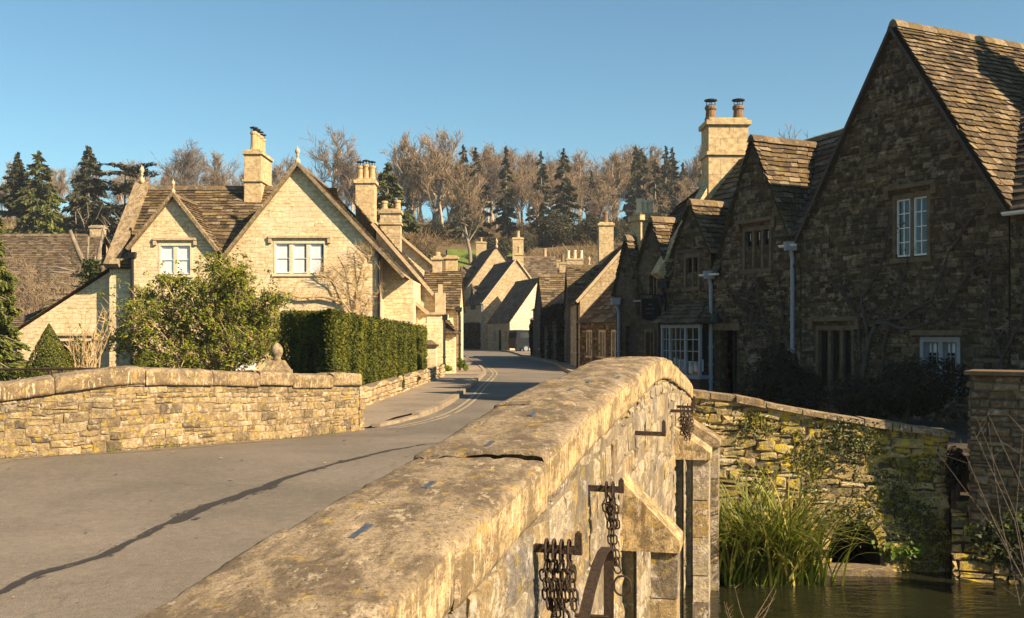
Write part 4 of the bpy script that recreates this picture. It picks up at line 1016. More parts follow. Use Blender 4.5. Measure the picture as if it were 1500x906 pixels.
m = MB(); slates(m, rl(5.85, -.62, 1.93), rl(7.85, -.62, 1.93), rl(7.5, 0.0, 2.55), rl(6.2, 0, 2.55), .15, .15, .3)
slates(m, rl(5.85, -.0, 1.93), rl(5.85, -.62, 1.93), rl(6.2, 0, 2.55), rl(6.19, 0.01, 2.55), .15, .15, .3); m.build('bay_roof', M['slate'], by)
window(cb, R0, RA, -RC, 7.72, .9, 8.12, 1.75, lights=1, stone='dressdark', bar='blackpaint', rows=3, depth=-.02)

# C: far end cottage with stepped dormers
cc = thing('stone_cottage', 'narrow dark cottage ending the row, three white pots on its stack', 'house', tuple(rl(9)))
row_wall(cc, 8.22, 10.6, 2.75, [(8.6, .8, 9.1, 1.8), (9.5, .2, 10.1, 1.9)])
window(cc, R0, RA, -RC, 8.6, .8, 9.1, 1.8, lights=2, stone='dressdark', bar='blackpaint', mull=.06)
m = MB(); m.box(rl(9.8, .16, 1.0), RA*.3, RC*.03, Z*.9); m.build('door', M['wood'], cc)
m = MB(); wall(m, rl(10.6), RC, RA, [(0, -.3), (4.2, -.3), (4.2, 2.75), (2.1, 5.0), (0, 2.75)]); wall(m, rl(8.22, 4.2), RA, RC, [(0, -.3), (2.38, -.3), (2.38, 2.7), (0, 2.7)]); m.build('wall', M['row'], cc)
tc = 2.3/2.1
m = MB(); main_slope(m, R0, RA, RC, 8.22, 10.7, 2.75, 5.03, 2.1, [(7.9, 9.5), (9.2, 10.6)], .2, .42)
slates(m, rl(10.7, 4.3, 2.65), rl(8.22, 4.3, 2.65), rl(8.22, 2.1, 5.03), rl(10.7, 2.1, 5.03), .2, .2, .42); m.build('roof', M['slate'], cc)
cross_gable(cc, R0, RA, 8.66, .82, .78, 4.86, 3.4, 3.4, 2.75, tc, 'row', 'slatelit', zb=2.2, holes=[(-.25, 2.5, .25, 3.4)], course=.17, wmax=.36, side=.6)
window(cc, R0-RC*.02, RA, -RC, 8.41, 2.5, 8.91, 3.4, lights=2, stone='dressdark', bar='blackpaint', mull=.05)
cross_gable(cc, R0, RA, 9.95, .62, .7, 4.45, 3.0, 3.0, 2.75, tc, 'row', 'slate', zb=2.2, course=.17, wmax=.36, side=.6)
chimney(cc, rl(9.9, .55), RC, .62, .5, 3.9, 5.12, 3, cap=.16, ph=.42, pr=.095, pot='paleframe')
gutter(cc, rl(8.3, -.2, 2.62), rl(9.3, -.2, 2.62), 'shadegrey')
downpipe(cc, [rl(8.25, -.2, 2.6), rl(8.25, -.1, 2.3), rl(8.25, -.1, 0)], 'blackpaint', .05)
downpipe(cc, [rl(10.3, -.2, 2.6), rl(10.3, -.1, 2.3), rl(10.3, -.1, 0)], 'shadegrey', .045)

# behind the row: coped gable end with the tall chimney
ch_ = thing('coped_gable_house', 'house behind the row showing a pale coped gable slope and the tallest ashlar chimney', 'house', tuple(rl(8.4, 2)))
m = MB(); wall(m, rl(8.25), RC, -RA, [(-.05, 2.5), (4.4, 2.5), (4.4, 3.3), (2.2, 6.55), (-.05, 3.3)]); m.build('wall', M['far'], ch_)
m = MB()
for (a, b) in ((rl(8.12, -.25, 3.25), rl(8.12, 2.3, 6.95)),):
    d = (b-a)/2; n = RA.cross(d).normalized(); n = n if n.z > 0 else -n; m.box((a+b)/2, d, RA*.17, n*.13)
m.build('verge_coping', M['ashlar'], ch_)
chimney(ch_, rl(8.1, 2.05), V((1, .03, 0)), 1.12, .95, 5.4, 7.65, 2, cap=.13, band=6.72, ph=.42, pr=.15, cowl=True, pot='redpot')
chimney(ch_, rl(9.6, 2.9), V((1, 0, 0)), .85, .6, 4.5, 6.55, 1, cap=.12, ph=.45, pot='redpot', cowl=True)
m = MB(); slates(m, rl(8.3, 0, 3.3), rl(10.5, 0, 3.3), rl(10.5, 2.2, 5.6), rl(8.3, 2.2, 6.4), .22, .22, .45); m.build('roof', M['slate'], ch_)

# pub sign on a bracket, wall lamp
sg = thing('hanging_sign', 'black shield-shaped board hanging from an iron wall bracket near the bay window', 'sign', tuple(rl(7.85, -.5, 2.3)))
m = MB(); s_ = 7.85
m.tube((rl(s_, .0, 2.72), rl(s_, -.98, 2.72)), .016, 6); m.tube((rl(s_, -.02, 2.40), rl(s_, -.02, 2.95)), .018, 6)
m.tube([rl(s_, -.02, 2.42), rl(s_, -.18, 2.48), rl(s_, -.32, 2.62), rl(s_, -.38, 2.72)], .010, 5); m.tube([rl(s_, -.1, 2.72), rl(s_, -.16, 2.80), rl(s_, -.25, 2.78), rl(s_, -.24, 2.74)], .010, 5)
m.tube((rl(s_, -.55, 2.71), rl(s_, -.55, 2.62)), .008, 4); m.tube((rl(s_, -.85, 2.71), rl(s_, -.85, 2.62)), .008, 4); m.build('bracket', M['blackpaint'], sg)
m = MB(); sh = [(-.43, 2.62), (-.97, 2.62), (-.97, 2.14), (-.9, 2.06), (-.7, 2.02), (-.5, 2.06), (-.43, 2.14)]
m.prism([rl(s_-.02, d, z) for d, z in sh], RA*.04); bd_ = m.build('board', M['blackpaint'], sg)
m = MB()
for (d0, d1, z) in ((-.75, -.63, 2.46), (-.84, -.56, 2.34), (-.82, -.6, 2.22)):
    x = d0
    while x < d1: l = U(.02, .05); m.box(rl(s_-.024, x+l/2, z+U(-.006, .006)), RC*l*.4, RA*.003, Z*U(.012, .026)); x += l+.012
m.build('worn_lettering', plain('worn_sign_paint', (.09, .085, .07), .7), bd_)
lp = thing('wall_lamp', 'small black swan-neck lamp with a conical shade above the doorway', 'lamp', tuple(rl(5.55, -.2, 2.1)))
m = MB(); s_ = 5.5; m.tube([rl(s_, 0, 2.12), rl(s_, -.06, 2.12), rl(s_, -.09, 2.26), rl(s_, -.18, 2.34), rl(s_, -.28, 2.30), rl(s_, -.30, 2.20)], .016, 6); m.box(rl(s_, -.015, 2.12), RA*.05, RC*.015, Z*.10); m.build('swan_neck', M['blackpaint'], lp)
m = MB(); m.lathe(rl(s_, -.30, 1.96), [(.16, 0), (.15, .015), (.07, .17), (.04, .2), (.035, .26)], 12); m.build('lamp_shade', M['blackpaint'], lp)

# ---------------------------------------------------------------- middle of the street
hd = thing('stone_cottage', 'low cottage with tall narrow windows and a long dark slate slope beyond the row', 'house', (4.8, 44, 0))
DA = V((-.42, .907, 0)).normalized()
wk = {'stone': 'dress', 'bar': 'shadegrey', 'mull': .06}
gable_house(hd, (4.80, 44), DA, 3.9, 4.8, 2.28, 5.15, wmat='row', front=[(.45, .68, 1.05, 1.85, 2, wk), (1.55, .68, 2.15, 1.85, 2, wk), (2.75, .68, 3.3, 1.85, 2, wk)], course=.22)
m = MB(); Dc = V((DA.y, -DA.x, 0)); D0 = V((4.80, 44, 0))
dh = [(.45, .68, 1.05, 1.85), (1.55, .68, 2.15, 1.85), (2.75, .68, 3.3, 1.85)]
rubble(m, 3.9, lambda u: -.1, lambda u: 2.2, lambda u, z: D0+DA*u-Dc*.005+Z*z, lambda u: -Dc, (.09, .17), (.14, .42), .03, .012, skip=lambda u, z: any(h[0]-.06 < u < h[2]+.06 and h[1]-.05 < z < h[3]+.05 for h in dh))
m.build('front_wall', M['rowstone'], hd)
he_ = thing('stone_cottage', 'taller house with a sunlit gable strip and square stone chimney', 'house', (3.16, 47.6, 0))
EA = V((-.02, 1, 0)).normalized(); EC = V((EA.y, -EA.x, 0)); E0 = V((3.16, 47.6, 0))
gable_house(he_, (3.16, 47.6), EA, 11, 5.2, 3.2, 6.15, gaps=[(5.7, 9.3)], wmat='far', front=[(1, .8, 1.9, 2.0, 2), (4, .8, 4.9, 2.0, 2)], verge='dress', course=.22)
cross_gable(he_, E0, EA, 7.5, 1.7, 1.7, 5.3, 3.3, 3.3, 3.2, 2.95/2.6, 'row', 'slatelit', zb=0, course=.2, wmax=.45, holes=[(-.4, 2.2, .4, 3.2)])
window(he_, E0+EA*7.5-EC*.02, EA, -EC, -.4, 2.2, .4, 3.2, lights=2, stone='dressdark', bar='blackpaint')
chimney(he_, E0+EA*9+EC*2.2, (1, 0, 0), .80, .8, 4.8, 7.75, 1, cap=.12, ph=.6, pr=.14, pot='redpot')
downpipe(he_, [V((3.05, 47.8, 3.1)), V((3.05, 47.8, 2.8)), V((3.05, 47.8, 0))], 'blackpaint', .05)
hf = thing('stone_cottage', 'ivy-stained dark cottage with a front gable before the street bends', 'house', (3.0, 59, 0))
FA = V((-.096, .995, 0)).normalized(); FC = V((FA.y, -FA.x, 0)); F0 = V((2.9, 59, 0))
gable_house(hf, (2.9, 59), FA, 14.5, 5.4, 3.4, 5.4, gaps=[(8.1, 12.9)], wmat='row', front=[(1.6, .7, 2.4, 1.7, 2, wk), (3.6, .1, 4.4, 2.0, 1, {'stone': 'wood', 'bar': 'wood'}), (5.8, .7, 6.7, 1.7, 2, wk), (10, .7, 11, 1.8, 2, wk)], course=.24)
cross_gable(hf, F0, FA, 10.5, 2.3, 2.3, 5.6, 3.4, 3.4, 3.4, 2.0/2.7, 'row', 'slatelit', zb=0, course=.24, wmax=.5, dmax=5)
chimney(hf, F0+FA*.6+FC*2.7, (1, 0, 0), .6, .6, 4.6, 6.0, 1)
# houses on the bend
hg = thing('lime_washed_cottage', 'small cottage with a bright white gable end behind the parked van', 'house', (0, 100, 0))
GA = V((-.27, .963, 0)).normalized(); GC = V((GA.y, -GA.x, 0))
gable_house(hg, (-.2, 100), GA, 8.6, 6.2, 2.9, 7.2, wmat='lime', front=[(.8, .9, 2.0, 2.1, 2, {'stone': 'dress'}), (5.0, .9, 6.2, 2.1, 2, {'stone': 'dress'}), (3.2, .1, 4.2, 2.1, 1, {'stone': 'wood', 'bar': 'wood'})], course=.32, wmax=.6)
m = MB(); wall(m, V((-.2, 100, 0))-GC*.03, GA, -GC, [(-.02, -.3), (8.6, -.3), (8.6, 2.88), (-.02, 2.88)], [(.8, .9, 2.0, 2.1), (5, .9, 6.2, 2.1), (3.2, .1, 4.2, 2.1)], t=.02); m.build('front_wall', M['far'], hg)
hh = thing('stone_house', 'honey stone house with a long gable slope and slender chimney on the bend', 'house', (-3, 110, 0))
HA = V((-.29, .957, 0)).normalized(); HC = V((HA.y, -HA.x, 0))
gable_house(hh, (-3.08, 110), HA, 8.6, 7.4, 5.0, 9.7, wmat='far', front=[(1, 3, 2, 4.3, 2), (1, .8, 2.2, 2.2, 2), (5, .8, 6.2, 2.2, 2)], verge='dress', course=.32, wmax=.6)
cross_gable(hh, V((-3.08, 110, 0)), HA, 4.4, 1.1, 1.1, 7.0, 5.2, 5.2, 5.0, 1.27, 'row', 'slate', zb=4.4, course=.3, wmax=.6)
chimney(hh, V((-3.08, 110, 0))+HC*4.2+HA*.55, (1, 0, 0), .95, .9, 5.5, 10.4, 1, cap=.15, band=9.6, ph=.75, pr=.17)
downpipe(hh, [V((-3.25, 110, 4.9)), V((-3.25, 110, 4.5)), V((-3.25, 110, 0))], 'shadegrey', .07)
hi = thing('stone_house', 'tallest house on the bend with pointed gable finial and two roof dormers', 'house', (-5, 121, 0))
IA = V((-.22, .975, 0)).normalized(); IC = V((IA.y, -IA.x, 0)); I0 = V((-5.4, 121, 0))
gable_house(hi, (-5.4, 121), IA, 12, 7.3, 7.1, 12.1, wmat='far', front=[(1, .8, 2.2, 2.4, 2), (1, 4, 2.2, 5.4, 2), (5, 4, 6.2, 5.4, 2)], course=.32, wmax=.6)
finial(hi, I0+IC*3.65+Z*12.2, 1.3)
for s in (3.5, 7.5): cross_gable(hi, I0, IA, s, 1.0, 1.0, 9.9, 8.6, 8.6, 7.1, 1.37, 'row', 'slatelit', zb=7.0, course=.3, wmax=.6, side=.9)
chimney(hi, I0+IA*9.5+IC*3.65, (1, 0, 0), 1.3, 1.0, 11, 13.4, 1, ph=.6)
h2 = thing('stone_house', 'roof and big square chimney just behind the pointed gable house', 'house', (1, 124, 0))
gable_house(h2, (-.8, 131), (1, .05), 6, 6, 7.6, 11.3, zb=-1, wmat='far', course=.34, wmax=.6)
chimney(h2, (.75, 127.5), (1, 0, 0), 1.35, 1.1, 8, 13.6, 1, cap=.18, band=10.2, ph=.8, pr=.22)
# roofs farther up the village
for (p0, a, L, D, he, hr, chs, lab) in (
    ((3.7, 136), (1, .02), 3.4, 6, 8.0, 10.7, ((4.25, 132.4, 11.6, .8, 1, 'pot'), (6.1, 133, 11.2, .7, 0, 'pot')), 'small far roof with pale leaning stacks beyond the white gable'),
    ((5.7, 131), (1, -.05), 3.6, 5, 7.4, 9.6, ((6.35, 128.6, 10.6, .8, 1, 'redpot'),), 'far roof with one brown brick stack beyond the cottages'),
    ((7.3, 139), (1, 0), 4.2, 7, 7.6, 10.6, ((8.3, 135.4, 11.6, 2.2, 3, 'paleframe'),), 'far roof with a broad stack of tall pots under the yews')):
    t = thing('village_roof_house', lab, 'house', (p0[0], p0[1], 3))
    gable_house(t, p0, a, L, D, he, hr, zb=0, wmat='far', rmat='slatelit', course=.4, wmax=.8)
    for (x, y, zt, w, n, pt) in chs: chimney(t, (x, y), (1, 0, 0), w, .9, 8, zt, n, ph=1.1, pr=.22, pot=pt, cap=.15, mat='far')

finial(t, (10.2, 135.5, 10.9), 1.6)
# ---------------------------------------------------------------- the sunlit house across the road
hj = thing('gabled_stone_house', 'large sunlit cream house with two front gables, finials and stacked chimneys', 'house', (-9, 38, 0))
X_ = V((1, 0, 0)); F_ = V((0, -1, 0))
big = (-8.85, 3.9, -6.9, 5.12); sml = (-13.05, 3.85, -11.8, 5.02); gl = (-8.4, .9, -7.0, 2.2); dr_ = (-11.3, 0, -10.4, 2.0)
m = MB()
wall(m, (0, 38, 0), X_, F_, [(-10.9, -.3), (-4.89, -.3), (-4.89, 4.75), (-7.93, 7.9), (-10.9, 4.2)], [big, gl])
wall(m, (0, 37.8, 0), X_, F_, [(-14.05, -.3), (-10.9, -.3), (-10.9, 4.75), (-12.46, 6.75), (-14.05, 4.85)], [sml])
wall(m, (0, 38.1, 0), X_, F_, [(-14.98, -.3), (-14.05, -.3), (-14.05, 4.4), (-14.98, 4.4)])
wall(m, (-14.98, 38.1, 0), V((0, 1, 0)), V((-1, 0, 0)), [(0, -.3), (5.6, -.3), (5.6, 4.4), (2.8, 7.5), (0, 4.4)])
wall(m, (-4.89, 38, 0), V((0, 1, 0)), V((1, 0, 0)), [(0, -.3), (7, -.3), (7, 4.7), (0, 4.7)])
wall(m, (0, 43.8, 0), X_, V((0, 1, 0)), [(-15, -.3), (-4.9, -.3), (-4.9, 4.2), (-15, 4.2)])
m.build('wall', M['cream'], hj)
window(hj, (0, 38, 0), X_, F_, *big, lights=3, bar='whitepaint', rows=2, hood=True, blind=1.0, side=.2, mull=.12, depth=.045)
window(hj, (0, 37.8, 0), X_, F_, *sml, lights=2, bar='whitepaint', rows=2, hood=True, blind=1.0, side=.1, mull=.12, depth=.045)
window(hj, (0, 38, 0), X_, F_, *gl, lights=3, bar='whitepaint', rows=2, hood=True, blind=.6, mull=.12)
m = MB(); mt = 3.15/2.8
slates(m, (-14.55, 38.35, 4.74), (-9.0, 38.35, 4.74), (-9.0, 40.9, 7.5), (-14.55, 40.9, 7.5), .19, .2, .42)
slates(m, (-14.55, 37.9, 4.22), (-14.12, 37.9, 4.22), (-14.12, 38.4, 4.79), (-14.55, 38.4, 4.79), .19, .2, .42)
slates(m, (-7, 43.9, 4.22), (-14.6, 43.9, 4.22), (-14.6, 40.9, 7.5), (-7, 40.9, 7.5), .25, .2, .5)
slates(m, (-15.3, 37.95, 4.22), (-14.5, 37.95, 4.22), (-14.5, 38.3, 4.6), (-15.3, 38.3, 4.6), .19, .2, .42)
ridge(m, (-14.7, 40.9, 7.53), (-8.2, 40.9, 7.53)); m.build('roof', M['slatelit'], hj)
# big gable roof
m = MB(); cg = V((-7.93, 37.88, 7.93))
slates(m, (-3.95, 37.88, 3.72), (-3.95, 45, 3.72), (-7.93, 45, 7.93), cg, .19, .2, .42)
slates(m, (-10.85, 41.0, 4.26), (-11.0, 37.88, 4.1), cg, (-7.93, 45, 7.93), .19, .2, .42)
ridge(m, cg+Z*.03, (-7.93, 45, 7.96)); 
cs_ = V((-12.46, 37.68, 6.78))
slates(m, (-10.75, 37.68, 4.62), (-10.75, 38.5, 4.62), (-12.46, 40.4, 6.78), cs_, .19, .2, .42); slates(m, (-14.2, 38.5, 4.7), (-14.2, 37.68, 4.7), cs_, (-12.46, 40.4, 6.78), .19, .2, .42)
ridge(m, cs_+Z*.03, (-12.46, 40.4, 6.81)); m.build('gable_roof', M['slatelit'], hj)
m = MB()
for (a, b) in (((-7.93, 7.97), (-3.98, 3.76)), ((-7.93, 7.97), (-10.98, 4.13)), ((-12.46, 6.82), (-10.8, 4.7)), ((-12.46, 6.82), (-14.15, 4.78))):
    yy = 37.86 if a[0] > -10 else 37.66
    A, B = V((a[0], yy, a[1])), V((b[0], yy, b[1])); d = (B-A)/2; n = d.cross(V((0, 1, 0))).normalized(); m.box((A+B)/2+V((0, U(-.004, .004), 0)), d, V((0, .11, 0)), n*.055)
A, B = V((-14.75, 37.75, 4.12)), V((-14.75, 40.95, 7.62)); d = (B-A)/2; n = V((1, 0, 0)).cross(d).normalized(); n = n if n.z > 0 else -n; m.box((A+B)/2+n*.08, d, V((.27, 0, 0)), n*.1)
m.build('verge_coping', M['copingdark'], hj)
finial(hj, (-7.93, 37.86, 8.1), .75); finial(hj, (-12.46, 37.66, 6.95), .6); finial(hj, (-14.75, 40.8, 7.85), .8)
chimney(hj, (-10.2, 41.15), (1, 0, 0), .66, 1.8, 5.8, 8.85, 4, cap=.12, band=7.7, ph=.72, pr=.13, along='d', cowl=True, mat='ashlar')
chimney(hj, (-6.15, 43.2), (1, 0, 0), .78, .8, 5, 8.1, 3, cap=.13, band=6.35, ph=.62, pr=.13, cowl=True, mat='ashlar')
chimney(hj, (-5.55, 47.0), (1, 0, 0), .9, .8, 4, 7.3, 2, cap=.14, band=6.7, ph=.42, pr=.14, mat='far')
downpipe(hj, [V((-13.98, 37.7, 4.55)), V((-13.98, 37.7, 4.2)), V((-13.98, 37.7, 2.4)), V((-13.98, 37.7, 0))], 'blackpaint', .06)
downpipe(hj, [V((-4.92, 37.9, 4.6)), V((-4.92, 37.9, 4.3)), V((-4.92, 37.9, 2.4)), V((-4.92, 37.9, 0))], 'blackpaint', .055)
gutter(hj, (-15.05, 37.95, 4.16), (-14.0, 37.95, 4.16), 'blackpaint', .08)
# lean-to on the left
m = MB(); wall(m, (0, 38.5, 0), X_, F_, [(-18.6, -.3), (-14.98, -.3), (-14.98, 4.1), (-18.6, 1.75)], [(-17.1, .1, -15.75, 1.5)]); wall(m, (-18.6, 38.5, 0), V((0, 1, 0)), V((-1, 0, 0)), [(0, -.3), (4, -.3), (4, 1.7), (0, 1.7)]); m.build('lean_to_wall', M['cream'], hj)
m = MB(); slates(m, (-18.85, 43.5, 1.65), (-18.85, 38.35, 1.65), (-14.98, 38.35, 4.2), (-14.98, 43.5, 4.2), .22, .2, .4); m.build('lean_to_roof', M['slate'], hj)
window(hj, (0, 38.5, 0), X_, F_, -17.1, .1, -15.75, 1.5, lights=2, bar='whitepaint', rows=2, hood=True, mull=.5, sill=False)
# right hand wing: stepped gables behind the hedge
m = MB()
wall(m, (0, 42.2, 0), X_, F_, [(-5.6, -.3), (-3.05, -.3), (-3.05, 3.0), (-5.6, 6.0)])
wall(m, (0, 38.95, 0), X_, F_, [(-4.95, -.3), (-3.75, -.3), (-3.75, 3.7), (-4.95, 4.6)])
wall(m, (-3.75, 38.95, 0), V((0, 1, 0)), V((1, 0, 0)), [(0, -.3), (3, -.3), (3, 3.7), (0, 3.7)])
wall(m, (0, 50, 0), X_, F_, [(-6, -.3), (-3.4, -.3), (-3.4, 4.6), (-6, 6.85)])
wall(m, (0, 40, 0), X_, F_, [(-4.85, -.3), (-2.74, -.3), (-2.74, 2.42), (-3.32, 2.42), (-4.6, 3.55), (-4.85, 3.75)], [(-4.24, 2.08, -4.02, 2.36), (-3.92, 2.08, -3.70, 2.36), (-3.55, 2.08, -3.33, 2.36)], reveal=.03)
wall(m, (-2.74, 40, 0), V((0, 1, 0)), V((1, 0, 0)), [(0, -.3), (8, -.3), (8, 2.6), (0, 2.4)])
wall(m, (-3.05, 42.2, 0), V((0, 1, 0)), V((1, 0, 0)), [(0, 2), (6, 2), (6, 3.0), (0, 3.0)])
wall(m, (0, 44.4, 0), X_, F_, [(-3.2, -.3), (-2.35, -.3), (-2.35, 2.75), (-3.2, 2.75)]); wall(m, (-2.35, 44.4, 0), V((0, 1, 0)), V((1, 0, 0)), [(0, -.3), (5, -.3), (5, 2.75), (2.5, 4.5), (0, 2.75)])
for k in range(3): x = (-4.24, -3.92, -3.55)[k]; m.abox(x, x+.22, 40.028, 40.05, 2.08, 2.36)
m.build('wing_wall', M['cream'], hj)
m = MB()
slates(m, (-2.95, 42.0, 2.85), (-2.95, 50, 2.85), (-6.6, 50, 7.15), (-6.6, 42.0, 7.15), .22, .2, .45)
slates(m, (-3.2, 49.8, 4.45), (-3.2, 58, 4.45), (-6.6, 58, 7.4), (-6.6, 49.8, 7.4), .25, .2, .5)
slates(m, (-4.0, 44.2, 2.7), (-2.25, 44.2, 2.7), (-2.25, 46.9, 4.55), (-4.0, 46.9, 4.55), .2, .2, .4); slates(m, (-2.25, 49.6, 2.7), (-4.0, 49.6, 2.7), (-4.0, 46.9, 4.55), (-2.25, 46.9, 4.55), .2, .2, .4)
m.build('wing_roof', M['slatelit'], hj)
for (a, b, yy) in (((-4.9, 3.85), (-3.28, 2.47), 39.95), ((-5.75, 6.2), (-3.0, 3.0), 42.1), ((-6.1, 7.0), (-3.3, 4.6), 49.9)):
    A, B = V((a[0], yy, a[1])), V((b[0], yy, b[1])); d = (B-A)/2; n = d.cross(V((0, 1, 0))).normalized(); m = MB(); m.box((A+B)/2, d, V((0, .13, 0)), n*.06); m.build('wing_coping', M['dress'], hj)
m = MB(); m.abox(-3.32, -2.68, 39.93, 40.3, 2.42, 2.5); m.build('kneeler', M['dress'], hj)
m = MB(); m.abox(-3.15, -2.75, 41.9, 42.4, 2.5, 3.35); m.abox(-3.03, -2.87, 42.0, 42.3, 3.35, 3.7); m.build('kneeler', M['dress'], hj)
chimney(hj, (-3.42, 47), (1, 0, 0), .42, .5, 4, 5.15, 1, cap=.09, ph=.2, pr=.12, mat='dress'); chimney(hj, (-2.78, 47.2), (1, 0, 0), .52, .5, 4, 5.2, 0, cap=.09, mat='ashlar')
downpipe(hj, [V((-2.66, 40.2, 2.3)), V((-2.66, 40.2, 2.0)), V((-2.66, 40.2, 1)), V((-2.66, 40.2, 0))], 'blackpaint', .05); downpipe(hj, [V((-2.3, 44.3, 2.7)), V((-2.27, 44.3, 2.4)), V((-2.27, 44.3, 0))], 'blackpaint', .06)
m = MB(); m.abox(-2.75, -2.3, 41.0, 42.2, -.3, 1.72); m.build('porch', M['cream'], hj)
m = MB(); slates(m, (-2.15, 40.85, 1.66), (-2.15, 42.35, 1.66), (-2.76, 42.35, 2.25), (-2.76, 40.85, 2.25), .16, .15, .3); slates(m, (-2.8, 40.8, 1.66), (-2.15, 40.8, 1.66), (-2.5, 41.3, 2.2), (-2.76, 41.3, 2.25), .16, .15, .3); m.build('porch_roof', M['slate'], hj)
m = MB(); m.abox(-10.35, -9.5, 38-.06, 38.02, 0, 2.05); m.build('door', M['whitepaint'], hj)

# garden wall left of the lean-to, neighbours beyond
gw = thing('garden_wall', 'yellow dry stone garden wall left of the lean-to, dark at its foot', 'stone wall', (-19, 36.5, 0))
m = MB(); rubble(m, 7, lambda u: -.2, lambda u: 1.72, lambda u, z: V((-25.2+u, 36.8, z)), lambda u: F_, (.06, .12), (.15, .5), .04, .014); m.build('rubble_face', M['drystone'], gw)
m = MB(); m.abox(-25.2, -18.25, 36.81, 37.2, -.2, 1.66); m.build('wall_core', M['mortardark'], gw)
m = MB(); x = -25.2
while x < -18.3: l = U(.3, .6); m.abox(x, x+l-.01, 36.72, 37.26, 1.70, 1.70+U(.05, .09)); x += l
m.build('coping', M['drystone'], gw)
o1 = thing('outbuilding', 'low shed roof of dark slates with a brown pot above the left garden wall', 'shed', (-20, 43, 0))
m = MB(); wall(m, (0, 42.4, 0), X_, F_, [(-22, -.2), (-17, -.2), (-17, 1.7), (-22, 1.7)]); m.build('wall', M['far'], o1)
m = MB(); slates(m, (-21.9, 42.2, 1.65), (-17.2, 42.2, 1.65), (-17.2, 45, 3.05), (-19.9, 45, 3.05), .2, .2, .4); m.build('roof', M['slate'], o1)
m = MB(); m.abox(-20.0, -18.4, 45.0, 45.12, 2.9, 3.2); m.build('lead_flashing', M['lead'], o1)
chimney(o1, (-18.55, 44.4), (1, 0, 0), .3, .3, 2.3, 2.6, 1, cap=.06, ph=.75, pr=.17, pot='redpot')
o2 = thing('stone_house', 'brown roofed house at the far left half hidden behind bare twigs', 'house', (-33, 66, 0))
gable_house(o2, (-36.5, 73.8), (1, .0), 8.6, 8, 4.7, 8.4, wmat='far', front=None or [], gable=[], course=.2, wmax=.4, rmat='slate', over=.2)
m = MB(); wall(m, (0, 65.9, 0), X_, F_, [(-30.2, -.3), (-28.0, -.3), (-28.0, 4.6), (-30.2, 4.6)], [(-29.9, 3.7, -29.2, 4.4)]); m.build('bay_wall', M['lime'], o2)
window(o2, (0, 65.9, 0), X_, F_, -29.9, 3.7, -29.2, 4.4, lights=1, bar='whitepaint')
chimney(o2, (-28.3, 70), (1, 0, 0), .8, .8, 6.2, 9.0, 0, mat='far')
m = MB(); slates(m, (-33, 60, 1.9), (-25.8, 60, 1.9), (-25.8, 65.5, 4.4), (-33, 65.5, 4.4), .2, .2, .4); wall(m, (0, 60.2, 0), X_, F_, [(-33, -.3), (-26, -.3), (-26, 1.9), (-33, 1.9)]); m.build('lower_roof', M['slatelit'], o2)

# hedge wall, gate pier, stub pier
dwl = thing('garden_wall', 'low rubble wall at the foot of the clipped hedge along the pavement', 'stone wall', (-3, 28, 0))
m = MB(); dL = 16.8; dv = V((.04, 1, 0)).normalized(); dn = V((dv.y, -dv.x, 0)); d0 = V((-3.2, 21.5, 0))-dv*3.2
rubble(m, dL+3, lambda u: -.05, lambda u: .50+.05*math.sin(u*2.3), lambda u, z: d0+dv*u+Z*z, lambda u: dn, (.08, .16), (.18, .45), .05, .012); m.build('rubble_face', M['drystone'], dwl)
m = MB(); m.box(d0+dv*(dL+3)/2-dn*.17+Z*.2, dv*(dL+3)/2, dn*.172, Z*.27); m.build('wall_core', M['mortar'], dwl)
gp = thing('gate_pier', 'stubby stone gate pier with stepped cap and ball finial behind the far parapet', 'gate pier', (-4.55, 19.6, 0))
c = V((-4.5, 19.6, -.1)); m = MB(); m.box(c+Z*.4, X_*.2, V((0, .2, 0)), Z*.58); m.build('shaft', M['copingdark'], gp)
m = MB(); m.box(c+Z*1.02, X_*.25, V((0, .25, 0)), Z*.05); m.box(c+Z*1.16, X_*.23, V((0, .23, 0)), Z*.09, top=.55); m.build('cap', M['copingdark'], gp)
m = MB(); m.lathe(c+Z*1.24, [(.11, 0), (.07, .05), (.10, .10), (.12, .18), (.105, .26), (.06, .32), (.01, .35)], 12); m.build('ball_finial', M['copingdark'], gp, smooth=True)
sp_ = thing('stub_pier', 'short pale stone pier with a slate cap at the far end of the hedge', 'pier', (-2.85, 37.6, 0))
m = MB(); m.abox(-3.25, -2.78, 37.4, 37.85, -.1, 1.2); m.build('shaft', M['cream'], sp_)
m = MB(); m.abox(-3.32, -2.71, 37.33, 37.92, 1.2, 1.28); m.box((-3.02, 37.62, 1.36), X_*.26, V((0, .26, 0)), Z*.08, top=.3); m.build('cap', M['slatelit'], sp_)
rl_ = thing('iron_railing', 'thin rusty rail behind the left end of the far parapet', 'railing', (-14, 26, 0))
m = MB(); m.tube((V((-14.5, 25, .78)), V((-9.0, 25, .82))), .03, 6); m.build('rail', M['iron'], rl_)
for x in (-13.8, -11.3, -11.05, -9.2): m = MB(); m.tube((V((x, 25.02, -.1)), V((x, 25.02, .85))), .045, 6); m.build('post', M['iron'], rl_)

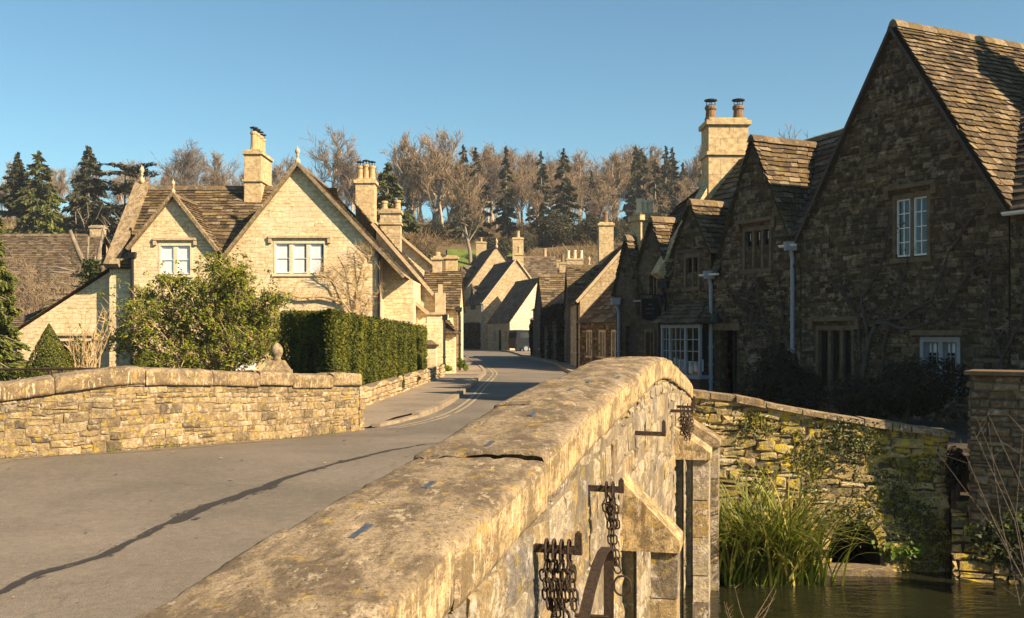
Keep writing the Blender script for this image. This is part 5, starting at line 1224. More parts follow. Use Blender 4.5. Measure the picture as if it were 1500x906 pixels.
# parked van
vn = thing('parked_van', 'dark van with grey rear doors parked in the gap before the white gable', 'van', (1.2, 94.2, 0))
vh = V((math.cos(.40), math.sin(.40), 0)); vw = V((-vh.y, vh.x, 0)); v0 = V((.42, 94, 0))
vp = lambda l, w, z: v0+vh*l+vw*w+Z*z
prf = [(0, .35), (4.7, .35), (4.75, .95), (4.55, 1.12), (3.75, 1.28), (3.1, 1.95), (2.8, 2.02), (.15, 2.05), (.02, 1.95), (-.03, 1.0)]
van_paint = plain('dark_blue_van_paint', (.008, .011, .016), .4, .1, 4, spec=.2)
m = MB(); m.prism([vp(l, 0, z) for l, z in prf], vw*1.85); m.build('body', van_paint, vn)
m = MB(); m.prism([vp(-.035, .1, .6), vp(-.035, 1.75, .6), vp(-.0, 1.72, 1.9), vp(-.0, .13, 1.9)], -vh*.02); rd = m.build('rear_door', plain('shaded_van_panel', (.035, .03, .026), .5), vn)  # door panel colour darkened in place of a missing cast shadow
m = MB(); m.prism([vp(-.045, .2, 1.3), vp(-.045, .9, 1.3), vp(-.02, .9, 1.8), vp(-.02, .22, 1.8)], -vh*.02); m.prism([vp(-.045, .96, 1.3), vp(-.045, 1.66, 1.3), vp(-.02, 1.64, 1.8), vp(-.02, .96, 1.8)], -vh*.02); m.build('rear_window', M['darkroom'], rd)
m = MB(); m.prism([vp(-.07, .02, .42), vp(-.07, 1.83, .42), vp(-.07, 1.83, .58), vp(-.07, .02, .58)], vh*.08); m.build('bumper', M['blackpaint'], vn)
m = MB()
for a, b in ((.3, 1.3), (1.45, 2.4)): m.prism([vp(a, -.012, 1.3), vp(b, -.012, 1.3), vp(b-.02, -.012, 1.82), vp(a+.03, -.012, 1.82)], vw*.01)
m.prism([vp(2.55, -.012, 1.28), vp(3.6, -.012, 1.28), vp(3.1, -.012, 1.82), vp(2.6, -.012, 1.85)], vw*.01); m.build('side_window', plain('van_glass', (.02, .025, .03), .08, .05, spec=.6), vn)
m = MB(); m.box(vp(1.8, -.012, 1.06), vh*1.7, vw*.012, Z*.02); m.box(vp(1.8, -.012, .62), vh*1.7, vw*.012, Z*.03); m.build('side_trim', M['blackpaint'], vn)
for w in (.04, 1.81): m = MB(); m.box(vp(-.04, w, 1.0), vh*.02, vw*.05, Z*.22); m.build('tail_lamp', plain('red_lamp_lens', (.08, .012, .01), .25), vn)
for l in (.95, 3.75):
    for w in (.0, 1.85):
        o_ = -1 if w < 1 else 1
        m = MB(); c = vp(l, w-o_*.06, .33); i0 = [c+vw*o_*.09]
        ring = lambda r, d: [c+vh*r*math.cos(t)+Z*r*math.sin(t)+vw*o_*d for t in [2*math.pi*k/18 for k in range(18)]]
        A, B, C_, D_ = ring(.33, -.12), ring(.33, .07), ring(.21, .085), ring(.21, .06)
        for P_, Q_ in ((A, B), (B, C_), (C_, D_)):
            for k in range(18): m.face((P_[k], P_[(k+1) % 18], Q_[(k+1) % 18], Q_[k]))
        wh = m.build('wheel', M['blackpaint'], vn)
        m = MB(); m.face(ring(.21, .062))
        for k in range(6): t = k*math.pi/3; m.box(c+(vh*math.cos(t)+Z*math.sin(t))*.11+vw*o_*.075, (vh*math.cos(t)+Z*math.sin(t))*.1, (vh*-math.sin(t)+Z*math.cos(t))*.028, vw*.014)
        m.build('rim', plain('van_rim', (.35, .37, .4), .35, metal=.6), wh)
# ---------------------------------------------------------------- plants
def rv(): return V((U(-1, 1), U(-1, 1), U(-1, 1)))
def bare_tree(name, seed, H, spread, trunk_mat='bark', twig_mat='twig', clear=.3, lean=.0, forks=9, twr=.02, dens=1.0, up=.45, tr=.02):
    "winter tree: tapered trunk with limbs, crown of fine twigs"
    global R, U
    R0_, U0_ = R, U
    R = random.Random(seed); U = R.uniform
    t = thing(name, '', 'tree')
    tm, cm = MB(), MB()
    def branch(p, d, L, r, lev):
        n = 5 if lev < 2 else 4; pts = [V(p)]; d = V(d).normalized()
        for k in range(n):
            d = (d+rv()*(.16 if lev == 0 else .26)+Z*(.04 if lev == 0 else up*.22)).normalized(); pts.append(pts[-1]+d*L/n)
        rads = [max(r*(1-.72*k/n), .006) for k in range(n+1)]
        (tm if lev < 2 else cm).tube(pts, rads, 7 if lev == 0 else 5 if lev == 1 else 3, caps=False)
        return pts
    def side(d, ang):
        o = V(d).orthogonal().normalized(); q = V(d).cross(o); a = U(0, 6.283); s = o*math.cos(a)+q*math.sin(a)
        return (V(d)*math.cos(ang)+s*math.sin(ang)).normalized()
    tp = branch((0, 0, -.3), (lean+U(-.05, .05), U(-.05, .05), 1), H*.86, H*tr, 0)
    def along(pts, f): x = f*(len(pts)-1); k = min(int(x), len(pts)-2); return pts[k].lerp(pts[k+1], x-k), (pts[k+1]-pts[k]).normalized()
    for i in range(forks):
        f = lerp(clear, .97, (i+U(0, .8))/forks); p, d = along(tp, min(f, .98))
        L1 = spread*H*lerp(1.0, .42, (f-clear)/(1-clear))*U(.7, 1.15)
        p1 = branch(p, side(d, U(.55, 1.05))+Z*.12, L1, H*tr*.42*(1.1-f*.6), 1)
        for j in range(int(6*dens)+1):
            q, e = along(p1, U(.22, 1)); L2 = L1*U(.32, .6)
            p2 = branch(q, side(e, U(.4, .95))+Z*up*.5, L2, H*tr*.13, 2)
            for _ in range(int(7*dens)):
                q2, e2 = along(p2, U(.15, 1)); L3 = L2*U(.3, .7); e3 = side(e2, U(.35, .9))+Z*up*.5; e3.normalize(); x = q2+e3*L3
                cm.strip(q2, x, twr*.9, twr*.5)
                for _ in range(3):
                    g = U(.3, 1); y = q2.lerp(x, g); cm.strip(y, y+(side(e3, U(.4, .8))+Z*up*.4).normalized()*L3*U(.35, .7), twr*.6, twr*.35)
    tm.build('trunk', M[trunk_mat], t, smooth=True, uv=False); cm.build('crown', M[twig_mat], t, uv=False)
    R, U = R0_, U0_
    return t
def conifer(name, seed, H, rad, mat='conifer', kind='spruce', q=2600, ls=.5, clear=.05, nbk=5.5):
    global R, U
    R0_, U0_ = R, U
    R = random.Random(seed); U = R.uniform
    t = thing(name, '', 'tree'); tm, cm = MB(), MB()
    tm.tube([V((0, 0, -.5)), V((U(-.1, .1), 0, H*.5)), V((0, U(-.1, .1), H*.97))], [H*.017, H*.011, .02], 7, caps=False)
    nb = int(H*nbk)
    for i in range(nb):
        f = clear+(1-clear)*((i+U(0, 1))/nb); z = H*f; a = U(0, 6.283)
        if kind == 'cedar':
            f2 = (int(f*9)+.5)/9; z = H*(.45*f+.55*f2); Lb = rad*(math.sin(math.pi*min(1, (1-f)*.62+.18))**.8)*U(.6, 1.1)
        elif kind == 'pine': Lb = rad*math.sin(math.pi*min(.98, max(.1, f)))*U(.5, 1.1)
        else: Lb = rad*((1-f)**.8)*U(.55, 1.12)+.12
        d = V((math.cos(a), math.sin(a), 0)); p0 = V((0, 0, z)); dr = -.28 if kind == 'spruce' else U(-.25, .1) if kind == 'cedar' else .1
        p1 = p0+d*Lb+Z*Lb*dr; tm.tube((p0, p0.lerp(p1, .5)+Z*.05*Lb, p1), [.05, .03, .01], 3, caps=False)
        ns = max(5, int(q/nb*(Lb/rad)*1.5))
        for _ in range(ns):
            g = U(.12, 1.05)**.7; c = p0.lerp(p1, g)+V((U(-.18, .18), U(-.18, .18), U(-.12, .05)))*Lb*.9*(1.15-g*.6 if kind != 'cedar' else .55)
            if kind == 'spruce': c.z -= U(0, .14)*Lb
            w = (d*U(.4, 1)+rv()*.6-Z*U(.0, .7) if kind != 'cedar' else d+rv()*.7).normalized(); s = ls*U(.6, 1.25)
            e = w.cross(rv()).normalized()
            if kind == 'cedar': e = w.cross(Z+rv()*.4).normalized()
            cm.face((c-w*s*.5, c+e*s*.22, c+w*s*.55, c-e*s*.22))
    tm.build('trunk', M['bark'], t, uv=False); cm.build('crown', M[mat], t, uv=False)
    R, U = R0_, U0_
    return t
def bush(name, label, loc, rx, ry, rz, n, size, mat, group=None, cat='shrub', seed=1, lob=7, stems=True, smat='vine', shell=.5):
    "leafy mass built from overlapping clumps of single leaves around woody stems"
    global R, U
    R0_, U0_ = R, U
    R = random.Random(seed); U = R.uniform
    t = thing(name, label, cat, loc, group); c0 = V(loc); m = MB(); st = MB()
    cl = []
    for i in range(lob):
        a = U(0, 6.283); e = U(.0, .75); zf = U(.25, 1)
        cl.append((c0+V((math.cos(a)*rx*e, math.sin(a)*ry*e, rz*(.2+1.25*zf*(1-.35*e)))), U(.38, .62)))
    for i in range(n):
        c, s = cl[R.randrange(lob)]; d = rv()
        while d.length > 1 or d.length < .05: d = rv()
        d = d.normalized()*(d.length**shell)
        p = c+V((d.x*rx*s, d.y*ry*s, d.z*rz*s*.9))
        if p.z < c0.z+.02: p.z = c0.z+U(.02, .3)
        m.leaf(p, size*U(.6, 1.3), nrm=d+Z*.4)
    m.build('foliage', M[mat], t, uv=False)
    if stems:
        for c, s in cl: st.tube((c0+V((U(-.1, .1)*rx, U(-.1, .1)*ry, 0)), c0.lerp(c, .5)+rv()*.1*rx, c), [.05, .035, .012], 5)
        st.build('stem', M[smat], t, uv=False)
    R, U = R0_, U0_
    return t
OUT = V((0, -400, -100))

# prototypes of the far wood; the first copy of each keeps its place in the wood
BT = [bare_tree('bare_tree', 100+i, H, sp, trunk_mat=tmm, twig_mat=tw, clear=cl, forks=fk, dens=dn_, up=up_, twr=.04) for i, (H, sp, tmm, tw, cl, fk, dn_, up_) in enumerate((
    (17, .36, 'palebark', 'twig', .34, 14, 1.35, .6), (16, .42, 'palebark', 'twig', .28, 13, 1.3, .4), (18, .30, 'palebark', 'twig', .32, 15, 1.3, .8), (15, .42, 'bark', 'twigdark', .25, 14, 1.4, .35), (17, .38, 'bark', 'twig', .28, 15, 1.4, .5)))]
CF = [conifer('conifer_tree', 200, 17, 3.2, q=8000, ls=.75), conifer('conifer_tree', 201, 16, 3.9, q=8500, ls=.75), conifer('conifer_tree', 202, 19, 3.0, q=8000, ls=.75)]
YB = [bush('yew_tree', '', (0, 0, 0), 4.2, 3.6, 3.6, 7000, .42, 'yew', seed=5+i, lob=12, cat='tree', shell=.35) for i in range(2)]
for o in BT+CF+YB: OFF[o] = V((0, 0, 0))
used = {}
def plant(proto, px, Y, ztop=None, h0=17, label='', group=None, sc=None, zoff=-.2, z=None):
    x = xx(px, Y); g = hz(x, Y)+zoff if z is None else z
    s = sc if sc else (ztop-g)/h0
    if id(proto) in used: o = dup(proto, (x, Y, g), U(0, 6.283), s, label, group)
    else:
        o = proto; used[id(proto)] = 1; o.location = (x, Y, g); o.scale = (s, s, s); o.rotation_euler.z = U(0, 6.283); o['label'] = label
        if group: o['group'] = group
    return o
def topz(py, Y): return zz(py, Y)
# trees that stand out
for (k, px, py, Y, lab) in (
    (1, 478, 190, 170, 'tall round-headed bare tree rising between the two left chimneys'),
    (3, 505, 228, 172, 'lower bare tree just right of the round-headed one, behind the gable'),
    (0, 583, 193, 165, 'thin bare tree with an open crown left of the broad one'),
    (4, 632, 187, 160, 'broadest and highest bare tree in the middle of the skyline'),
    (4, 690, 238, 140, 'pale-limbed leafless tree standing at the foot of the meadow'),
    (2, 215, 226, 150, 'wispy dead tree between the cedar and the front gable'),
    (3, 280, 210, 160, 'bushy bare tree behind the roof left of the four-pot chimney'),
    (4, 330, 222, 165, 'dark bare tree directly left of the four-pot chimney'),
    (3, 120, 240, 165, 'hazy bare tree between the two big left conifers'),
    (0, 415, 232, 170, 'small bare tree directly right of the four-pot chimney')):
    plant(BT[k], px, Y, topz(py, Y), (17, 16, 18, 15, 17)[k], lab)
# conifers of the skyline
ci = 0
for (px, py, Y) in ((678, 213, 158), (697, 217, 164), (741, 215, 162), (793, 222, 175), (826, 218, 156), (866, 250, 172), (931, 215, 168), (940, 218, 174), (975, 214, 170), (985, 217, 175), (960, 234, 166), (1000, 238, 175), (560, 255, 165), (540, 262, 170), (598, 275, 160)):
    plant(CF[ci % 3], px, Y, topz(py, Y), (17, 16, 19)[ci % 3], 'dark spruce standing among the bare trees on the skyline', 'spruces on the skyline'); ci += 1
# the leafless wood
wood = random.Random(77)
n = 0
for px in range(588, 1130, 11):
    for row, (Y0, pt) in enumerate(((215, 220), (185, 229), (165, 262))):
        if row == 2 and (px < 780 or wood.random() < .45): continue
        if wood.random() < .16: continue
        Y = Y0+wood.uniform(-10, 10); p = px+wood.uniform(-9, 9); py = pt+wood.uniform(-10, 30)
        if 650 < px < 690: py += 8
        plant(BT[wood.randrange(5)], p, Y, topz(py, Y), 17, 'bare grey-brown tree in the crowded wood on the hill', 'bare trees of the hillside wood')
for px in list(range(-20, 400, 26))+list(range(400, 600, 22)):
    Y = 190+wood.uniform(-15, 15); py = (250 if px < 230 else 246)+wood.uniform(-14, 16)
    plant(BT[wood.randrange(5)], px+wood.uniform(-8, 8), Y, topz(py, Y), 17, 'bare grey-brown tree in the crowded wood on the hill', 'bare trees of the hillside wood')
# yews and shrubs under the wood
for (k, px, Y, s, lab) in ((0, 808, 150, .8, 'dark round yew above the small far roofs, left one of two'), (1, 868, 152, .8, 'dark round yew beside the square stone chimney, right one of two'), (0, 905, 160, .6, 'dark yew behind the three white chimney pots'),
    (1, 728, 142, .62, 'speckled evergreen laurel above the pointed gable'), (0, 765, 146, .5, 'evergreen shrub right of the laurel below the conifers'), (1, 310, 150, .95, 'flat dark yew behind the roof beside the four-pot chimney'), (0, 350, 155, .85, 'small dark yew hidden by the four-pot chimney'),
    (0, 100, 120, .9, 'dark yew at the feet of the two big left conifers'), (1, 150, 120, .8, 'dark yew below the cedar'), (0, 640, 158, .5, 'dark evergreen bush beneath the broadest bare tree')):
    plant(YB[k], px, Y, sc=s, label=lab)
# conifers at the left
c1_ = conifer('conifer_tree', 301, 17, 6.6, 'conifergreen', q=24000, ls=.62, nbk=13); c2_ = conifer('conifer_tree', 302, 18, 6.0, 'conifer', q=23000, ls=.62, nbk=13); c3_ = conifer('cedar_tree', 303, 15, 4.2, 'conifer', 'cedar', q=11000, ls=.45, clear=.2, nbk=9)
c4_ = conifer('golden_conifer', 304, 7, 2.0, 'golden', q=8000, ls=.34, nbk=16); c5_ = conifer('pine_tree', 305, 17, 2.6, 'conifer', 'pine', q=7000, ls=.5, clear=.6, nbk=10); c6_ = conifer('fir_tree', 306, 12, 5.0, 'conifergreen', q=18000, ls=.5, nbk=14)
for (o, px, py, Y, h, lab, zb) in ((c1_, 56, 222, 122, 17, 'massive green conifer at the far left skyline', None), (c2_, 130, 215, 125, 18, 'tall dark spire-topped conifer left of the cedar', None), (c3_, 184, 232, 118, 15, 'open flat-tiered cedar left of the stone finial', None),
    (c4_, 76, 285, 105, 7, 'small yellow-green conifer in front of the massive one', 1.5), (c5_, 26, 224, 124, 17, 'thin pine with a tufted head at the far left', None), (c6_, 568, 240, 95, 12, 'bright green fir between the two right chimneys of the sunlit house', 3.0)):
    plant(o, px, Y, topz(py, Y), h, lab, z=zb)
# left edge evergreen
c7_ = conifer('evergreen_tree', 310, 6.4, 1.15, 'golden', q=34000, ls=.2, clear=.0, nbk=40); c7_.location = (xx(-16, 33), 33, -.1); c7_['label'] = 'dense yellow-green evergreen cut off by the left edge'
# pollard with ivy
pol = thing('pollard_tree', 'lopped ivy-clad pollard beside the roof of the sunlit house', 'tree', (-21.5, 52, 0))
b_ = V((-21.3, 52, 0)); m = MB()
m.tube([b_, b_+V((.2, 0, 2.5)), b_+V((.1, 0, 4.6))], [.34, .28, .22], 8)
for (dx, dz, dx2, dz2, r) in ((-.8, 5.9, -1.0, 6.9, .13), (.7, 5.4, 1.3, 6.9, .14), (.3, 5.6, .5, 7.2, .10), (1.0, 5.0, 2.0, 6.0, .09), (-.3, 5.6, -.2, 6.6, .08)): m.tube([b_+V((.1, 0, 4.2)), b_+V((dx, U(-.3, .3), dz)), b_+V((dx2, U(-.4, .4), dz2))], [.2, r, r*.7], 7)
for k in range(60):
    a = b_+V((U(-1.2, 2.2), U(-.5, .5), U(5, 7.6))); m.strip(a, a+V((U(-.7, .7), U(-.3, .3), U(.3, 1.0))), .02, .008)
for k in range(9):
    z = U(2.4, 4.8); a = b_+V((0, 0, z)); m.tube((a, a+V((U(-2.2, -.9), U(-1, .2), U(-.2, .5))), a+V((U(-3.4, -1.8), U(-1, .2), U(-.1, .9)))), [.07, .05, .015], 4)
m.build('trunk', M['bark'], pol, smooth=True); m = MB()
for k in range(2600): z = U(.3, 5.4); m.leaf(b_+V((.15+U(-1, 1)*(1.05-.12*z)*.9, U(-.9, .4), z)), .22)
m.build('ivy', M['ivy'], pol, uv=False)
# scrub in front of the left house, brown brush on the slope
t = bare_tree('bare_shrub', 410, 6, .5, 'vine', 'twig', clear=.08, forks=12, twr=.014, up=.2, tr=.012); t.location = (xx(60, 55), 55, 0); t['label'] = 'tangled leafless shrub before the brown roof at the far left'; OFF[t] = V((0, 0, 0))
t2 = dup(t, (xx(105, 58), 58, .2), 2.1, .85, 'spreading leafless shrub between the brown roof and the pollard'); t3 = dup(t, (xx(32, 50), 50, -.2), 4.0, .8, 'leafless shrub against the left edge evergreen')
for i, (px, Y, sc_, lab) in enumerate(((20, 60, 1.0, 'bare shrub screening the left end of the brown roof'), (85, 62, .95, 'bare shrub screening the middle of the brown roof'), (45, 47, .7, 'low bare shrub above the shed roof'), (112, 60, .8, 'bare shrub at the right end of the brown roof'))):
    dup(t, (xx(px, Y), Y, .1), i*1.3+.5, sc_, lab)
m = MB()
br = random.Random(5)
for k in range(13000):
    px = br.uniform(-40, 1120); Y = br.uniform(116, 200)
    x = xx(px, Y)
    if 640 < px < 752 and Y < 151: continue
    cl = noise.noise(V((x*.1, Y*.1, 3)))
    if cl < -.1 and br.random() < .7: continue
    p = V((x, Y, hz(x, Y)-.1)); h = br.uniform(.5, 1.5)*(1+cl*1.2); tone = .5+.5*noise.noise(V((x*.07, Y*.07, 9)))
    for _ in range(7):
        a = p+V((br.uniform(-.6, .6), br.uniform(-.6, .6), br.uniform(0, .4)*h)); b = a+V((br.uniform(-.8, .8), br.uniform(-.6, .6), br.uniform(.15, 1)))*h*br.uniform(.5, 1)
        m.strip(a, b, .035, .018, min(1, max(0, tone+br.uniform(-.3, .3))))
tag(m.build('undergrowth', M['brush'], uv=False), 'brown winter brush and saplings covering the wooded slope', 'undergrowth', kind='stuff')
for i, (px, Y, s) in enumerate(((600, 118, 1.0), (622, 114, .8), (648, 124, .9), (665, 128, .6))):
    tt = dup(t, (xx(px, Y), Y, hz(xx(px, Y), Y)-.2), i*1.7, s*1.3, ('rounded brown thicket above the right chimneys of the sunlit house', 'low tan thicket behind the white gable slope', 'tan thicket left of the green meadow', 'small tan thicket at the meadow edge')[i])
# bare trees behind the right row
b1 = bare_tree('bare_tree', 501, 15, .3, 'bark', 'twig', clear=.3, forks=12, twr=.018, dens=1.1)
b1.location = (xx(1215, 62), 62, 0); b1.scale = (1.02,)*3; b1['label'] = 'bare tree top showing over the dark roof beside the tall gable'
dup(b1, (xx(1170, 75), 75, 0), 2, 1.05, 'fainter bare tree top left of the other above the cottage roof'); dup(b1, (xx(1478, 52), 52, 0), 3.4, 1.12, 'bare tree top at the right edge above the tall gable roof')

# clipped hedge
hg_ = thing('clipped_hedge', 'tall clipped yew-green hedge behind the low wall along the pavement', 'hedge', (-3.6, 28, 0))
hx = lambda Y: -3.68+(Y-20.8)*.036; htz = lambda Y: lerp(2.13, 1.92, (Y-20.8)/17)
HB = [(hx(20.8), 20.8), (-5.3, 23.4), (-5.0, 37.4), (hx(37.4)-.1, 37.4)]
core, m = MB(), MB()
bt_ = [V((hx(20.8)-.18, 21.2, .3)), V((hx(37.3)-.2, 37.2, .3)), V((-4.9, 37.2, .3)), V((-5.1, 23.5, .3))]
core.face(bt_); core.face([p+Z*(htz(p.y)-.45) for p in bt_])
for k in range(4): a, b = bt_[k], bt_[(k+1) % 4]; core.face((a, b, b+Z*(htz(b.y)-.45), a+Z*(htz(a.y)-.45)))
core.build('inner_branches', M['darkbush'], hg_, uv=False)
def hedge_pt(p, n, k, sz):
    w = noise.fractal(p*1.6, 1, 2, 3)*.07+noise.noise(V((p.x*.5, p.y*2.6, p.z*.35)))*.07
    tone = .48+noise.noise(V((p.x*3, p.y*3.2, p.z*.5)))*.55+noise.noise(p*.8)*.35+U(-.3, .3)
    m.leaf(p+V(n)*(w+U(-.12, .03)), sz*U(.6, 1.3), .5, V(n)*.6+Z*.5, min(1, max(0, tone)))
for k in range(44000):
    Y = 20.8+16.6*(R.random()**1.35); z = U(.35, htz(Y)); rnd_ = max(0, z-htz(Y)+.16); e = .25*max(0, .4-(Y-20.8))
    hedge_pt(V((hx(Y)-rnd_*.5-e*0, Y, z)), (1, -.04, 0), k, .075 if R.random() < .96 else .12)
for k in range(12000):
    f = U(0, 1); a = V((hx(20.8)-.04, 20.8, 0)).lerp(V((-5.3, 23.4, 0)), f); a.z = U(.3, htz(20.8)+.06*f); hedge_pt(a, (-.87, -.5, 0), k, .075)
for k in range(16000):
    Y = 20.8+16.6*(R.random()**1.3); f = U(0, 1); x = lerp(hx(Y), max(-5.2, hx(Y)-(Y-20.8)*.62-.05), f); hedge_pt(V((x, Y, htz(Y))), (0, 0, 1), k, .08)
for k in range(3000): hedge_pt(V((U(-5, hx(37.4)), 37.4, U(.3, 1.9))), (0, 1, 0), k, .09)
m.build('foliage', M['hedge'], hg_, uv=False)

# magnolia and wall shrub before the sunlit house
mg = thing('magnolia_shrub', 'big glossy yellow-green evergreen shrub before the sunlit house front', 'shrub', (-10.8, 34, 0))
m, st = MB(), MB(); g = random.Random(21)
CL = []
for (px, py, r) in ((205, 470, .75), (235, 445, .8), (190, 500, .7), (250, 490, .85), (285, 455, .85), (300, 505, .9), (330, 415, .75), (335, 440, .8), (318, 390, .5), (325, 470, .9), (350, 405, .5), (355, 450, .8), (372, 480, .85), (345, 515, .9), (390, 470, .6), (385, 510, .8), (400, 440, .4), (270, 525, .8), (225, 525, .55), (410, 500, .6), (215, 435, .35), (262, 415, .35), (300, 425, .5), (240, 410, .2)):
    CL.append((at(px, py, g.uniform(33.2, 35.2)), r))
base = at(318, 560, 34.3); base.z = 0
for c, r in CL:
    for _ in range(int(230*r*r+30)):
        d = V((g.gauss(0, 1), g.gauss(0, 1), g.gauss(0, 1))); d = d.normalized()*g.random()**.4*g.uniform(.75, 1.35) if g.random() < .7 else d*.8
        tip = c+V((d.x*r, d.y*r*.8, d.z*r*.8))
        if tip.z < .2: continue
        st.tube((tip-d.normalized()*.28*r+V((g.uniform(-.1, .1), 0, -.12)), tip), [.008, .004], 3, caps=False); tn_ = g.uniform(-.25, .25)
        for _ in range(g.randrange(7, 14)):
            e = V((g.gauss(0, 1), g.gauss(0, 1), g.gauss(0, 1)+.5)).normalized(); m.leaf(tip+e*g.uniform(.03, .15), g.uniform(.07, .14), .5, e*.5+Z*.5+V((.3, -.4, 0)), min(1, max(0, g.random()+tn_)))
    k1 = base.lerp(c, .45)+V((g.uniform(-.3, .3), g.uniform(-.3, .3), .2)); st.tube((base+V((g.uniform(-.5, .5), 0, 0)), k1, c), [.06, .04, .012], 5)
    for _ in range(7): e = c+V((g.uniform(-1, 1), g.uniform(-1, .4), g.uniform(-.3, 1.1)))*r*1.25; st.tube((c, e), [.016, .006], 3, caps=False)
m.build('foliage', M['magnolia'], mg, uv=False); st.build('stem', M['drytwig'], mg, uv=False)

wi = thing('wall_climber', 'bare twisted climber trained along the sunlit gable wall above the hedge', 'climber', (-7.5, 37.8, 0))
m = MB(); g = random.Random(9)
base = V((-5.75, 37.85, 0)); mainp = [(-5.75, 0), (-5.7, 1.4), (-5.85, 2.3), (-6.3, 2.9), (-7.0, 3.05), (-7.8, 3.0), (-8.6, 3.25), (-9.4, 3.1), (-10.3, 3.35)]
m.tube([V((x, 37.86, z)) for x, z in mainp], [.07, .06, .055, .05, .05, .04, .035, .03, .015], 6)
for s0, tg in (((-5.8, 2.2), (-5.2, 4.6)), ((-5.75, 1.6), (-5.9, 4.4)), ((-6.0, 2.6), (-6.6, 4.2)), ((-5.7, 1.3), (-5.0, 3.2)), ((-5.8, 2.0), (-5.55, 4.9)), ((-6.3, 2.9), (-7.2, 4.0))):
    a, b = V((s0[0], 37.85, s0[1])), V((tg[0], 37.8, tg[1])); mid = a.lerp(b, .5)+V((g.uniform(-.2, .2), 0, .1)); m.tube((a, mid, b), [.03, .02, .008], 4)
    for _ in range(26):
        p = a.lerp(mid, g.random()) if g.random() < .3 else mid.lerp(b, g.random()); q = p+V((g.uniform(-.6, .6), g.uniform(-.15, .05), g.uniform(-.05, .6))); m.tube((p, q), [.009, .004], 3, caps=False)
        for _ in range(3): r_ = p.lerp(q, g.random()); m.strip(r_, r_+V((g.uniform(-.25, .25), g.uniform(-.1, .05), g.uniform(0, .3))), .006, .003)
for k in range(2, len(mainp)-1):
    for _ in range(16):
        p = V((mainp[k][0], 37.85, mainp[k][1])).lerp(V((mainp[k+1][0], 37.85, mainp[k+1][1])), g.random()); q = p+V((g.uniform(-.25, .25), g.uniform(-.12, 0), g.uniform(-.15, .4))); m.tube((p, q), [.010, .004], 3, caps=False)
m.build('stem', M['drytwig'], wi, uv=False)
# topiary cones, twiggy straw shrub
for (px, Y, rb, H, lab) in ((72, 31, .95, 1.95, 'dark clipped cone of yew left of the lean-to window'), (213, 33.5, .8, 1.25, 'small clipped yew mound at the foot of the big shrub')):
    t = thing('topiary_cone', lab, 'shrub', (xx(px, Y), Y, 0)); c = V((xx(px, Y), Y, 0)); m = MB()
    for _ in range(7000):
        f = R.random()**1.4; a = U(0, 6.283); rr = rb*(1-f)**.85*(1+noise.noise(V((math.cos(a)*2, math.sin(a)*2, f*5)))*.1)*U(.86, 1.02)
        m.leaf(c+V((math.cos(a)*rr, math.sin(a)*rr, f*H)), .075, .5, V((math.cos(a), math.sin(a), .5)))
    m.build('foliage', M['hedge'], t, uv=False); m = MB(); m.lathe(c, [(rb*.82, 0.02), (rb*.45, H*.45), (.02, H*.9)], 10); m.build('inner_branches', M['darkbush'], t)
def twiggy(name, label, base, n, H, W, mat, r0=.014, cat='shrub', seed=3, side=8, leanx=0.0, depth=.5):
    g = random.Random(seed); t = thing(name, label, cat, tuple(base)); m = MB(); base = V(base)
    for _ in range(n):
        a = base+V((g.uniform(-W, W)*.35, g.uniform(-W, W)*.3, 0)); b = base+V((g.uniform(-W, W)+leanx*H, g.uniform(-W, W)*depth, H*g.uniform(.55, 1.05))); mid = a.lerp(b, .5)+V((g.uniform(-.12, .12), g.uniform(-.1, .1), 0))*H*.5
        m.tube((a, a.lerp(mid, .5), mid, b), [r0, r0*.9, r0*.7, r0*.3], 4, caps=False)
        for _ in range(side):
            p = mid.lerp(b, g.random()) if g.random() < .7 else a.lerp(mid, g.random()); q = p+V((g.uniform(-.3, .3)+leanx*.2, g.uniform(-.25, .25), g.uniform(.05, .4)))*H*.35; m.tube((p, q), [r0*.4, r0*.2], 3, caps=False)
    m.build('stem', M[mat], t, uv=False); return t
twiggy('twiggy_shrub', 'straw-coloured leafless shrub in front of the lean-to window', (xx(125, 31.5), 31.5, 0), 24, 2.35, 1.05, 'drytwig', .024, seed=4, side=10)
bush('wall_plant', 'clipped evergreen filling the lean-to window behind the straw shrub', (-16.4, 38.25, 0), .75, .2, .85, 2600, .11, 'hedge', seed=8, lob=6)
# weeds at the foot of walls
for (x, y, r, h, lab, sd) in ((-2.62, 39.3, .38, .42, 'bright green weeds at the corner of the pale wall', 1), (-2.15, 43.0, .3, .6, 'green weed tuft beside the black downpipe at the street', 2), (-3.0, 27.5, .2, .5, 'dark sprig growing from the hedge wall', 3), (-2.95, 30.5, .25, .35, 'small weeds in the hedge wall near its far end', 4)):
    bush('weed_clump', lab, (x, y, .08), r, r, h*.6, 420, .11, 'weed' if sd < 3 else 'ivy', seed=sd, lob=5, stems=False, cat='weeds')
mw = MB()
for k in range(500):
    u = U(3.5, LP-.2); q = pp(u)+pn(u)*U(.0, .09)
    if noise.noise(V((u*1.7, 3, 1))) < .15: continue
    mw.strip(q+Z*hump(q.y), q+V((U(-.04, .04), U(-.04, .04), hump(q.y)+U(.02, .07))), .006, .002)
tag(mw.build('grass_tufts', M['weed'], uv=False), 'sparse grass along the foot of the far parapet', 'grass', kind='stuff')

# dark bushes in the shaded front garden
bush('garden_bush', 'round dark bush below the downpipe between the doorway and the mullioned window', (5.75, 22.2, 0), .95, .8, .78, 9000, .085, 'darkbush', seed=31, lob=9)
bush('garden_bush', 'broad dark clipped bush beneath the white sash window', (7.25, 18.9, 0), 1.25, .8, .72, 14000, .08, 'darkbush', seed=32, lob=14)
